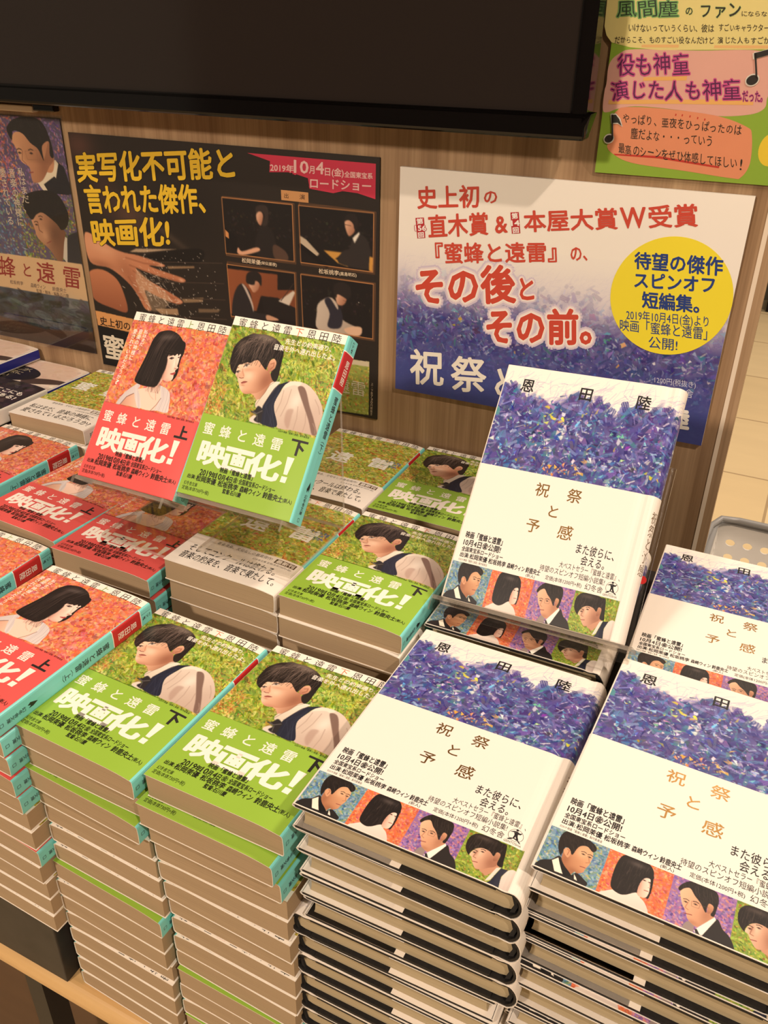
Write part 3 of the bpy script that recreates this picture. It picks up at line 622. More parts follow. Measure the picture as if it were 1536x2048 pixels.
def paint_woman_cover():
    """short-haired woman in a pale dress turned to the right on an orange painting (102 x 74 mm, y from 8 to 82)"""
    r = np.random.default_rng(11); O = 7.5
    cv = Cv(102.4, 75, 3.0, (224, 118, 72))
    foliage(cv, RED_PAL, 1500, r, (1.4, 3.2), (0.8, 1.8), (0.5, 1.2)); foliage(cv, RED_PAL, 1500, r, (0.8, 2.2), (0.35, 0.9), (0.5, 1.2))
    cv.dabs(260, [(244, 206, 150), (120, 60, 60), (90, 70, 110), (236, 190, 130)], (0.4, 1.1), (0.25, 0.5), (0.5, 1.2), (0.4, 0.9), r=r)
    T = lambda p: [(x, y-O) for x, y in p]
    g = {k: T(v) for k, v in WOMAN.items()}
    skin, shade = (250, 216, 196), (214, 158, 136)
    cv.poly(g['arm'], (240, 198, 172), 1, 0, 5, col2=(206, 150, 126), d=(-1, 0.3))
    nk = cv.full(g['neck']); cv.poly(g['neck'], (246, 208, 188))
    cv.blob(44, 60-O, 5, 4, (176, 118, 98), 0.75, 0, nk); cv.blob(52, 57-O, 3, 3, (206, 146, 124), 0.6, 0, nk)
    cv.line(T([(50.5, 60), (50, 66), (52.5, 72)]), 0.8, (214, 160, 138), 0.6, nk); cv.line(T([(42, 66), (46, 70), (50, 72)]), 0.8, (218, 168, 146), 0.5, nk)
    for k in ('strapL', 'strapR'):
        m = cv.full(g[k]); cv.poly(g[k], (206, 192, 190), 1, 0, 5, col2=(226, 212, 206), d=(1, 0.2))
        for j in range(9):
            x = r.uniform(0, 6)
            base = [(26+x, 62), (30+x*0.7, 70), (36+x*0.6, 82)] if k == 'strapL' else [(53+x*2, 60), (57+x*1.6, 70), (56+x*1.8, 82)]
            cv.line(T(base), 0.35, (168, 152, 156) if j % 2 else (236, 226, 222), 0.55, m)
    cv.line(T([(28, 70.5), (21.7, 74.5), (18, 81.5)]), 0.7, (96, 66, 60), 0.7)
    cv.line(T([(57.3, 69.9), (55, 76), (51, 82)]), 0.6, (110, 74, 66), 0.7)
    # hair, then the face in front of it, then the fringe
    hm = cv.full(g['hair']); cv.poly(g['hair'], (40, 33, 31))
    fm = cv.full(g['face']); cv.poly(g['face'], (252, 222, 204), 1, 0, 5, col2=(240, 190, 168), d=(-0.8, 0.4))
    cv.blob(49.5, 46, 4, 9, (176, 122, 104), 0.75, 0.1, fm); cv.blob(57, 47.2, 3, 2.2, (214, 150, 132), 0.45, 0, fm); cv.blob(53.5, 40-O+2, 3.2, 2.4, (246, 176, 160), 0.35, 0, fm)
    cv.blob(58.5, 31, 1.2, 4.5, (255, 236, 222), 0.6, 0, fm); cv.blob(60.6, 35.6, 0.7, 1.1, (196, 130, 112), 0.5, 0, fm)
    cv.line(T([(58.6, 34.5), (59.8, 38.5), (62.0, 41.8)]), 0.5, (214, 158, 138), 0.6, fm)
    cv.line(T([(61.0, 43.3), (62.6, 43.0)]), 0.6, (128, 66, 58), 0.8); cv.poly(g['lips'], (190, 84, 82)); cv.line(T([(58, 48.3), (62.2, 47.0)]), 0.35, (110, 44, 46), 0.9)
    cv.poly(g['eye'], (52, 36, 34)); cv.line(T([(51.8, 35.8), (53.6, 34.2), (56.2, 34.6)]), 0.5, (36, 26, 26)); cv.blob(54.6, 34.8-O, 0.25, 0.25, (250, 240, 236), 0.9)
    cv.poly(g['eye2'], (60, 42, 40)); cv.line(T(g['brow'] and [(50.6, 33.4), (54.4, 32.1)]), 0.7, (70, 50, 46), 0.8)
    cv.poly(g['fringe'], (40, 33, 31))
    cv.poly(T([(49.8, 36), (51.5, 44), (50.8, 50), (49.6, 58), (45, 62), (40, 50), (44, 36)]), (40, 33, 31), 1, 0.8)
    hm = np.maximum(hm, cv.full(g['fringe']))*(1-0.999*cv.full([(x, y-O) for x, y in [(51.5, 34), (61.5, 30), (64, 42), (62, 54), (53, 54.5), (51, 48)]], 3))
    for j in range(150):
        t = r.uniform(0, 1); x0 = 36+t*22; end = (25+t*26+r.normal(0, 1.5), 60+r.uniform(-6, 2)) if t < 0.75 else (57+t*7, 30)
        mid = (29+t*22+r.normal(0, 0.8), 30+r.uniform(-4, 4))
        c = (92, 76, 70) if r.random() < 0.5 else (22, 17, 17)
        cv.line(T([(x0+r.normal(0, 1), 12.5), mid, end]), 0.25, c, r.uniform(0.12, 0.4), hm)
    cv.blob(43, 18-O, 8, 2.6, (150, 134, 128), 0.35, -0.2, hm); cv.blob(37, 26-O, 1.8, 8, (112, 94, 88), 0.35, 0.2, hm)
    for j in range(18):
        x = r.uniform(38, 52); cv.line(T([(x, 58), (x+r.normal(0, 1), 63), (x+r.normal(1, 1.4), 66.5)]), 0.22, (58, 42, 38), 0.55)
    return cv

def paint_man_cover():
    """young man in shirt and dark waistcoat looking up to the left on a green painting"""
    r = np.random.default_rng(12); O = 7.5
    cv = Cv(102.4, 75, 3.0, (140, 158, 60))
    foliage(cv, GREEN_PAL, 1300, r, (1.6, 4.0), (0.7, 1.7), (0.9, 0.7)); foliage(cv, GREEN_PAL, 1700, r, (0.8, 2.8), (0.25, 0.7), (0.9, 0.7))
    cv.dabs(420, [(60, 72, 34), (46, 56, 30), (84, 70, 36)], (0.5, 1.4), (0.2, 0.5), (0.8, 1.0), (0.4, 0.9), r=r)
    cv.dabs(300, [(206, 150, 70), (190, 84, 52), (222, 200, 120)], (0.6, 1.6), (0.3, 0.7), (0.8, 1.0), (0.5, 0.9), (0, 50, 14, 75), r=r)
    cv.dabs(160, [(206, 150, 70), (176, 84, 52)], (0.6, 1.6), (0.3, 0.7), (0.8, 1.0), (0.5, 0.9), (84, 30, 102, 60), r=r)
    cv.dabs(240, [(222, 214, 120), (196, 204, 96)], (0.6, 1.8), (0.3, 0.7), (0.8, 1.0), (0.4, 0.9), (56, 2, 102, 30), r=r)
    T = lambda p: [(x, y-O) for x, y in p]
    g = {k: T(v) for k, v in MAN.items()}
    sm = cv.full(g['sleeve']); cv.poly(g['sleeve'], (226, 208, 192), 1, 0, 5, col2=(190, 164, 148), d=(0.5, 1))
    cv.blob(77, 58-O, 5, 8, (242, 228, 214), 0.7, 0.2, sm); cv.blob(66, 62-O, 3, 8, (208, 186, 170), 0.6, 0.2, sm); cv.blob(96, 66-O, 5, 9, (196, 170, 156), 0.6, 0, sm)
    cv.poly(g['fold'], (172, 140, 126), 0.6, 1.2, clip=sm); cv.poly(g['stripe'], (112, 84, 74), 0.85, 0.6, clip=sm)
    for a, b in [((64, 52), (63, 70)), ((70, 50), (68, 72)), ((80, 62), (82, 80)), ((88, 66), (90, 80)), ((92, 54), (99, 64)), ((96, 72), (100, 79))]:
        cv.line(T([a, ((a[0]+b[0])/2+1, (a[1]+b[1])/2), b]), 0.8, (170, 144, 130), 0.5, sm)
    cv.poly(g['yoke'], (240, 226, 208), 0.9, 0.4, clip=sm)
    nm = cv.full(g['neck']); cv.poly(g['neck'], (222, 172, 140), 1, 0, 5, col2=(160, 104, 80), d=(1, -0.3))
    cv.poly(g['front'], (220, 206, 192)); cv.poly(g['vest'], (38, 40, 56))
    vm = cv.full(g['vest'])
    for j in range(7): cv.line(T([(60+r.uniform(-6, 4), 52), (56+r.uniform(-4, 6), 66), (58+r.uniform(-4, 8), 81)]), 0.4, (62, 66, 86), 0.4, vm)
    cv.poly(g['collar'], (214, 198, 178), 1, 0, 5, col2=(236, 224, 206), d=(0.3, -1)); cv.line(T([(43.6, 68), (46, 61.7), (50.6, 50), (54, 46.5)]), 0.5, (150, 122, 104), 0.7)
    cv.line(T([(50, 67), (53, 58), (58, 47.5)]), 0.5, (150, 128, 112), 0.6)
    cv.poly(g['tie'], (44, 40, 42), 1, 0.2, 4); cv.line(T([(43, 73), (47, 74), (51, 71)]), 0.9, (120, 112, 108), 0.6); cv.line(T([(48, 75), (49.5, 79.5)]), 0.8, (110, 104, 100), 0.6)
    fm = cv.full(g['face']); cv.poly(g['face'], (248, 208, 178), 1, 0, 5, col2=(188, 128, 98), d=(1, 0.1))
    cv.blob(46, 47-O, 6, 9, (146, 92, 70), 0.75, 0.3, fm); cv.blob(28, 41.5-O, 5, 1.6, (186, 130, 102), 0.5, -0.2, fm); cv.blob(35, 60-O, 8, 2.4, (186, 124, 96), 0.55, -0.1, fm); cv.blob(30, 46-O, 4.5, 4, (252, 214, 186), 0.6, 0, fm)
    cv.blob(25.5, 57-O, 2.6, 2.2, (250, 208, 178), 0.5, 0, fm); cv.blob(19.6, 48.6-O, 1.6, 4.5, (168, 112, 88), 0.5, 0.15, fm)
    cv.poly(g['nose'], (206, 148, 118), 0.5, 0.5, clip=fm); cv.line(T([(22.3, 41.5), (23.6, 44.5), (25.2, 47)]), 0.7, (184, 124, 98), 0.6); cv.line(T([(21.8, 48.8), (23.6, 49.1), (25.6, 48.4)]), 0.6, (112, 62, 50), 0.85)
    cv.poly(g['lips'], (166, 90, 80)); cv.line(T([(24.9, 52.6), (27, 51.5), (30, 50.9)]), 0.4, (96, 46, 42), 0.9); cv.blob(27, 54.2-O, 1.8, 0.8, (176, 118, 94), 0.6, 0, fm)
    for a, b in (('eyeL', (18.9, 44.6)), ('eyeR', (24.8, 38.2))):
        cv.poly(g[a], (226, 206, 190)); cv.blob(b[0], b[1]-O, 0.95, 0.8, (34, 24, 22), 1.0)
    cv.line(T([(17.4, 45.0), (18.8, 43.6), (20.6, 43.7)]), 0.5, (46, 32, 28)); cv.line(T([(22.6, 39.8), (23.9, 37.2), (26.9, 36.6)]), 0.55, (46, 32, 28))
    cv.line(T([(16.4, 42.0), (18.4, 40.9)]), 0.8, (88, 64, 52), 0.6); cv.line(T([(22.4, 36.0), (25.2, 34.6), (28.2, 34.8)]), 0.9, (74, 54, 46), 0.75)
    em = cv.full(g['ear']); cv.poly(g['ear'], (226, 172, 142), 1, 0, 5, col2=(176, 118, 92), d=(0, 1)); cv.line(T([(45.5, 33.5), (48, 32), (48.6, 35), (46.5, 37.5)]), 0.8, (150, 92, 70), 0.7, em)
    hm = cv.full(g['hair']); cv.poly(g['hair'], (40, 33, 31))
    for j in range(320):
        t = r.uniform(0, 1); a = (22+t*26+r.normal(0, 3), 13+abs(r.normal(0, 3)))
        b = (12+t*38+r.normal(0, 3), 32+r.normal(0, 5)); m = ((a[0]+b[0])/2+r.normal(-2+3*t, 1.5), (a[1]+b[1])/2-3)
        cv.line(T([a, m, b]), 0.28, (132, 112, 102) if r.random() < 0.55 and a[1] < 20 else (16, 12, 12), r.uniform(0.2, 0.6), hm)
    cv.blob(33, 13-O, 13, 3.4, (176, 156, 142), 0.55, 0.05, hm); cv.blob(14, 22-O, 4, 5, (110, 94, 84), 0.4, 0, hm); cv.blob(46, 26-O, 4, 8, (22, 17, 17), 0.5, 0.2, hm)
    for j in range(40):
        x = r.uniform(9, 42); cv.line(T([(x, 31), (x-1, 35+r.uniform(0, 3)+max(0, (22-x))*0.3)]), 0.3, (36, 29, 27), 0.8)
    return cv

def paint_old_cover(seed):
    """green and yellow impasto painting with the title brushed in white"""
    r = np.random.default_rng(seed); cv = Cv(102.4, 96, 2.6, (160, 170, 70))
    foliage(cv, YGREEN_PAL, 1600, r, (1.4, 4.0), (0.7, 1.7), (0.4, 0.8)); foliage(cv, YGREEN_PAL, 1700, r, (0.8, 2.8), (0.25, 0.8), (0.4, 0.9))
    cv.dabs(350, [(120, 50, 60), (200, 70, 50), (70, 90, 40), (90, 70, 50)], (0.5, 1.6), (0.25, 0.7), (0.4, 1.2), (0.4, 0.9), (10, 20, 95, 90), r=r)
    cv.dabs(60, [(60, 80, 170), (70, 110, 190)], (0.8, 2.0), (0.4, 0.9), (0.4, 1.2), (0.6, 1.0), (82, 40, 98, 54), r=r)
    return cv

def paint_blue(w=142, h=90, ppm=2.8, seed=3, top=25.0, full=33.0, acc=1.0):
    r = np.random.default_rng(seed); cv = Cv(w, h, ppm, (243, 233, 221)); wave = lambda x: 3.5*math.sin(x*0.11+1)+2.5*math.sin(x*0.27)
    D = lambda x, y: float(np.clip((y-top+8+wave(x))/(full-top), 0, 1))
    for j in range(int(420*w/142)):
        x, y = r.uniform(0, w), r.uniform(top-17, top+9); a = r.normal(-0.6, 0.5); L = r.uniform(3, 11)
        cv.line([(x, y), (x+L*math.cos(a)*0.5, y+L*math.sin(a)*0.5+r.normal(0, 0.6)), (x+L*math.cos(a), y+L*math.sin(a))], r.uniform(0.15, 0.5), [(176, 160, 196), (150, 146, 196), (120, 116, 176), (196, 180, 200)][r.integers(4)], r.uniform(0.2, 0.6))
    q = w/142
    DK = [(66, 62, 128), (60, 56, 116), (80, 74, 146), (88, 82, 146), (64, 72, 134), (96, 84, 146), (74, 66, 120)]
    MID = [(92, 140, 186), (70, 112, 162), (70, 126, 132), (124, 108, 172), (96, 124, 182), (136, 124, 186), (110, 96, 150), (150, 160, 206)]
    LT = [(206, 206, 226), (226, 226, 234), (186, 200, 226), (196, 186, 216), (236, 234, 232), (160, 190, 214)]
    Dm = np.clip((cv.Y-top+7+3.5*np.sin(cv.X*0.11+1)+2.5*np.sin(cv.X*0.27)+2.0*np.sin(cv.X*0.9+cv.Y*0.5))/(full-top+3), 0, 1)[..., None]*0.97
    tone = (np.sin(cv.X*0.23+1.7*np.sin(cv.Y*0.13))+np.sin(cv.Y*0.31+1.3*np.sin(cv.X*0.17)))[..., None]*np.array((16, 14, 9.0))
    cv.a = cv.a*(1-Dm)+(np.array((74, 68, 134.0))+tone)*Dm
    cv.dabs(int(900*q), DK, (1.5, 5), (1.0, 3.0), (0.9, 1.0), (0.7, 1.0), (0, top-10, w, h), D, r=r, sq=5)
    cv.shards(int(240*q), DK+MID[:2]+[(48, 44, 100), (52, 60, 112)], (2, 7), (0, top-8, w, h), D, (0.6, 1.0), 12, r=r)
    cv.dabs(int(520*q), DK+MID, (1.4, 5.5), (0.35, 1.3), (-0.5, 1.0), (0.5, 1.0), (0, top-10, w, h), D, r=r, sq=5)
    cv.shards(int(240*q), MID, (1.4, 5.5), (0, top-8, w, h), D, (0.5, 0.9), r=r)
    cv.dabs(int(260*q), MID+MID+LT, (0.9, 4.0), (0.25, 0.8), (-0.7, 0.9), (0.5, 1.0), (0, top-8, w, h), D, r=r, sq=5)
    cv.shards(int(190*acc*q), LT+MID[:2]+[(206, 180, 90), (120, 170, 160)], (0.9, 3.6), (0, top-8, w, h), D, (0.6, 1.0), r=r)
    for cx, cy, c, n in ((0.33, 0.36, (214, 186, 70), 16), (0.5, 0.32, (206, 182, 110), 10), (0.2, 0.5, (200, 176, 70), 10), (0.4, 0.85, (226, 150, 66), 26), (0.52, 0.8, (224, 176, 96), 20), (0.9, 0.72, (222, 190, 70), 10), (0.48, 0.42, (150, 190, 220), 18), (0.68, 0.5, (96, 160, 140), 16), (0.3, 0.66, (206, 206, 226), 16), (0.12, 0.8, (96, 140, 196), 16), (0.62, 0.72, (190, 190, 200), 20), (0.78, 0.66, (210, 214, 230), 14), (0.84, 0.44, (130, 96, 150), 14), (0.4, 0.5, (222, 220, 230), 12), (0.7, 0.88, (140, 190, 190), 16), (0.26, 0.58, (50, 44, 100), 12), (0.58, 0.6, (46, 42, 96), 12)):
        for j in range(int(n*acc)):
            x, y = r.normal(cx*w, 5), r.normal(top+(h-top)*(cy-0.25)/0.75, 3.5)
            if r.random() < D(x, y): cv.shards(1, [c], (0.9, 3.4), (x-0.1, y-0.1, x, y), None, (0.6, 1.0), 14, r=r)
    for j in range(int(90*w/142)):
        x, y = r.uniform(0, w), r.uniform(top+4, h); cv.blob(x, y, r.uniform(0.25, 0.7), r.uniform(0.25, 0.6), (240, 238, 236), 0.95)
    for j in range(int(70*w/142)):
        x, y = r.uniform(0, w), r.uniform(top-6, h); a = r.uniform(-1.6, 1.6); L = r.uniform(2, 7)
        cv.line([(x, y), (x+L*math.cos(a), y+L*math.sin(a))], r.uniform(0.2, 0.5), [(226, 226, 236), (60, 60, 130), (90, 140, 190)][r.integers(3)], 0.8)
    return cv

def face_marks(cv, eye1, eye2, mouth, sc=1.0, brow=True):
    for e in (eye1, eye2):
        if e is None: continue
        cv.blob(e[0], e[1], 0.55*sc, 0.35*sc, (36, 24, 22), 1.0); cv.line([(e[0]-0.9*sc, e[1]-0.05), (e[0], e[1]-0.4*sc), (e[0]+0.9*sc, e[1])], 0.28*sc, (40, 28, 26), 0.9)
        if brow: cv.line([(e[0]-1.3*sc, e[1]-1.3*sc), (e[0], e[1]-1.8*sc), (e[0]+1.3*sc, e[1]-1.4*sc)], 0.45*sc, (52, 38, 34), 0.8)
    if mouth: cv.line(mouth, 0.5*sc, (166, 84, 78), 0.9); cv.line(mouth, 0.18*sc, (96, 44, 42), 0.9)

def hair_lines(cv, m, n, x0, x1, y0, y1, r, lean=0.0):
    for j in range(n):
        x, y = r.uniform(x0, x1), r.uniform(y0, y1); L = r.uniform(2, 6)
        cv.line([(x, y), (x+lean*L*0.5+r.normal(0, 0.3), y+L*0.6), (x+lean*L, y+L)], 0.16, (98, 82, 74) if r.random() < 0.5 else (18, 14, 14), 0.4, m)

def paint_strip():
    """row of four half-length portraits along the foot of the paper band, 126 x 28.5 mm"""
    r = np.random.default_rng(21); cv = Cv(126, 28.5, 4.6, (120, 150, 170))
    K = lambda d: {k: [(x*0.955, (y-163.4)*1.07) for x, y in v] for k, v in d.items()}
    a, b = K(SA), K(SB); xd = [31.6, 64.2, 94.6]
    cv.dabs(1100, NIGHT_PAL, (0.5, 1.3), (0.3, 0.7), (0.6, 1.0), box=(0, 0, xd[0], 28.5), r=r)
    cv.poly([(xd[0], 0), (xd[1], 0), (xd[1], 29), (xd[0], 29)], (222, 112, 66), smooth=0)
    cv.dabs(1100, RED_PAL, (0.5, 1.2), (0.3, 0.7), (0.6, 1.0), box=(xd[0]+0.6, 0, xd[1], 28.5), r=r)
    cv.poly([(xd[1], 0), (xd[2], 0), (xd[2], 29), (xd[1], 29)], (150, 108, 160), smooth=0)
    cv.dabs(1100, VIOLET_PAL, (0.5, 1.2), (0.3, 0.7), (0.6, 1.0), box=(xd[1]+0.6, 0, xd[2], 28.5), r=r)
    cv.poly([(xd[2], 0), (127, 0), (127, 29), (xd[2], 29)], (140, 158, 60), smooth=0)
    cv.dabs(1100, GREEN_PAL, (0.5, 1.2), (0.3, 0.7), (0.6, 1.0), box=(xd[2]+0.6, 0, 126, 28.5), r=r)
    # first: man in dark suit with white lapels
    cv.poly(a['s1'], (40, 36, 36)); m = cv.full(a['f1']); cv.poly(a['f1'], (226, 172, 130), col2=(176, 116, 82), d=(-1, 0.6))
    cv.blob(18.5, 23, 4, 2.2, (150, 96, 68), 0.7, 0.2, m); cv.blob(19.5, 10, 3, 3, (240, 192, 152), 0.6, 0, m); cv.blob(13, 18, 2, 4, (150, 96, 70), 0.6, 0, m)
    cv.poly(a['l1'], (244, 232, 212), smooth=0); cv.poly(a['b1'], (26, 24, 26)); cv.poly(a['l1r'], (236, 224, 206), smooth=0)
    hm = cv.full(a['h1']); cv.poly(a['h1'], (38, 31, 29)); hair_lines(cv, hm, 60, 7, 25, 0, 8, r, 0.6); cv.poly(a['e1'], (214, 156, 118)); cv.line([(12, 11), (13.3, 11.5), (13, 14.5)], 0.4, (150, 92, 66), 0.8)
    face_marks(cv, (20.2, 10.3), (23.6, 10.6), [(20.8, 18.2), (23.4, 18.0)]); cv.line([(23.3, 11), (24.4, 13.9), (22.8, 14.8)], 0.4, (166, 108, 78), 0.8)
    # second: woman with a black bob
    cv.poly(a['n2'], (240, 200, 178)); cv.poly(a['d2'], (236, 220, 206), col2=(206, 186, 176), d=(0.3, 1))
    hm = cv.full(a['h2']); cv.poly(a['h2'], (36, 30, 29)); hair_lines(cv, hm, 90, 39, 55, 1, 18, r, -0.1); cv.blob(46.5, 3.2, 4, 1.6, (120, 106, 100), 0.5, 0, hm)
    m = cv.full(a['f2']); cv.poly(a['f2'], (252, 222, 204), col2=(226, 172, 150), d=(-1, 0.2)); cv.blob(50, 15, 1.2, 4, (190, 134, 114), 0.6, 0, m)
    cv.poly([(49.0, 9.5), (52, 6.5), (55.4, 6.2), (55.2, 9.2), (53.5, 8.6), (51.5, 9.6), (50.2, 13), (49.6, 18), (48.8, 18)], (36, 30, 29))
    face_marks(cv, (51.7, 10.9), (54.3, 11), [(52.8, 16.6), (54.7, 16.4)], 0.85, False); cv.line([(54.2, 11.3), (55.0, 13.8), (54.2, 14.2)], 0.35, (214, 156, 138), 0.9)
    # third: man in dark suit with glasses
    cv.poly(b['s3l'], (150, 132, 126)); cv.poly(b['s3'], (44, 39, 38)); m = cv.full(b['f3']); cv.poly(b['f3'], (236, 186, 150), col2=(196, 138, 106), d=(1, 0.3))
    cv.blob(82.5, 16, 2.4, 5, (172, 116, 88), 0.65, 0.1, m); cv.blob(77, 23.5, 3, 1.5, (170, 112, 86), 0.6, 0, m); cv.poly(b['c3'], (246, 238, 224), smooth=0); cv.poly(b['t3'], (50, 44, 46), smooth=0)
    hm = cv.full(b['h3']); cv.poly(b['h3'], (42, 35, 32)); hair_lines(cv, hm, 80, 69, 86, 0, 9, r, 0.3)
    cv.poly([(82.4, 9.2), (84.8, 9.6), (84.6, 13.4), (82.6, 14.6)], (206, 150, 116), col2=(166, 110, 84), d=(0, 1))
    face_marks(cv, (72.3, 13.4), (76.8, 12.6), [(72.8, 20.0), (76.2, 19.4)]); cv.line([(73.4, 13), (72.6, 16.6), (74.2, 17.3)], 0.45, (176, 116, 88), 0.8)
    cv.line([(74.8, 11.6), (78.8, 11.4), (78.6, 14.2), (75.2, 14.4), (74.8, 11.6)], 0.16, (120, 84, 66), 0.8); cv.line([(78.8, 12), (83, 11.4)], 0.16, (120, 84, 66), 0.8)
    # fourth: young man in waistcoat
    cv.poly(b['w4'], (226, 212, 200), col2=(196, 176, 166), d=(0.4, 1)); cv.poly(b['n4'], (196, 142, 112)); cv.poly(b['v4'], (40, 42, 58), smooth=0); cv.poly(b['c4'], (228, 214, 198), smooth=0)
    m = cv.full(b['f4']); cv.poly(b['f4'], (238, 194, 164), col2=(170, 114, 88), d=(1, 0.1)); cv.blob(104, 12.6, 2.5, 3, (250, 214, 184), 0.6, 0, m); cv.blob(103, 13, 1.3, 3, (150, 98, 78), 0.5, 0, m); cv.blob(112, 16, 3, 4, (150, 98, 76), 0.6, 0, m)
    hm = cv.full(b['h4']); cv.poly(b['h4'], (38, 31, 29)); hair_lines(cv, hm, 90, 97, 116, 0, 10, r, -0.1); cv.blob(104, 2.4, 5, 1.5, (110, 94, 86), 0.5, 0, hm)
    cv.poly([(112.6, 8.2), (115.0, 8.6), (114.8, 12.6), (112.6, 14.0)], (196, 142, 110), col2=(150, 98, 76), d=(0, 1))
    face_marks(cv, (102.0, 13.6), (105.8, 11.3), [(103.0, 19.4), (105.6, 18.9)]); cv.line([(103.0, 12.6), (102.4, 16.4), (104.0, 16.7)], 0.45, (150, 96, 76), 0.8)
    return cv

# ------------------------------------------------------------------ books
MM = 0.001
def paperback_surface(w, h, t):
    """outer jacket path in the x-z plane (fore-edge -> front -> spine -> back), as (u, x, z, nx, nz)"""
    def zt(x): return t-1.9*np.clip((x-0.78*w)/(0.22*w), 0, 1)**2
    xs = list(np.linspace(0, w, 40)); pts = [(x, float(zt(x))) for x in xs]
    pts += [(w+0.7, t-2.5), (w+1.1, t-3.6), (w+1.4, t*0.5), (w+1.2, 2.2), (w+0.7, 0.9), (w-0.5, 0.25), (w*0.5, 0.15), (0, 0.15)]
    return path_surface(pts, 40-1, w)
def path_surface(pts, kfront, wfront):
    p = np.asarray(pts, float); seg = np.hypot(*np.diff(p, axis=0).T); u = np.r_[0, np.cumsum(seg)]
    u = u-u[kfront]+wfront            # u equals x on the front board up to its last point
    d = np.gradient(p, axis=0); d /= np.linalg.norm(d, axis=1)[:, None]; n = np.c_[-d[:, 1], d[:, 0]]
    return p, u, n
def surface_map(S, h):
    p, u, n = S
    def M(U, V, layer):
        U = np.asarray(U, float); V = np.asarray(V, float)
        x = np.interp(U, u, p[:, 0]); z = np.interp(U, u, p[:, 1]); nx = np.interp(U, u, n[:, 0]); nz = np.interp(U, u, n[:, 1])
        return np.c_[x+nx*layer, h-V, z+nz*layer]*MM
    return M
def ribbon(pm, S, y0, y1, th, color, mat=0):
    """a folded sheet of paper: the path given a thickness towards the inside"""
    p, u, n = S; q = p-n*th; k = len(p)
    v = np.concatenate([np.c_[p[:, 0], np.full(k, y0), p[:, 1]], np.c_[p[:, 0], np.full(k, y1), p[:, 1]], np.c_[q[:, 0], np.full(k, y0), q[:, 1]], np.c_[q[:, 0], np.full(k, y1), q[:, 1]]])*MM
    i = np.arange(k-1); f = [np.c_[i, i+1, i+1+k, i+k], np.c_[i+2*k, i+3*k, i+1+3*k, i+1+2*k], np.c_[i, i+2*k, i+1+2*k, i+1], np.c_[i+k, i+1+k, i+1+3*k, i+3*k]]
    f.append(np.array([[0, k, 3*k, 2*k], [k-1, 3*k-1, 4*k-1, 2*k-1]]))
    pm.add(v, np.concatenate(f), lin(color), mat)

PBW, PBH, PBT = 102.4, 148.0, 19.2
WHITE, CREAM = (246, 236, 222), (240, 228, 200)
TEAL = (128, 214, 208)
def page_block(w, h, t, mat):
    pm = PM(); top = lambda x: t-0.75-1.9*np.clip((x-0.78*w)/(0.22*w), 0, 1)**2
    xs = np.linspace(0.8, w-0.1, 22); prof = [(0.9, 0.55)]+[(x, 0.5) for x in (w*0.5, w-0.6)]+[(w+0.5, 2.0), (w+0.7, t*0.5), (w+0.4, t-3.4)]+[(x, float(top(x))) for x in xs[::-1]]
    pm.extrude(np.array(prof)*MM, 0.4*MM, (h-0.5)*MM)
    me = pm.mesh('page_block', [mat]); return me

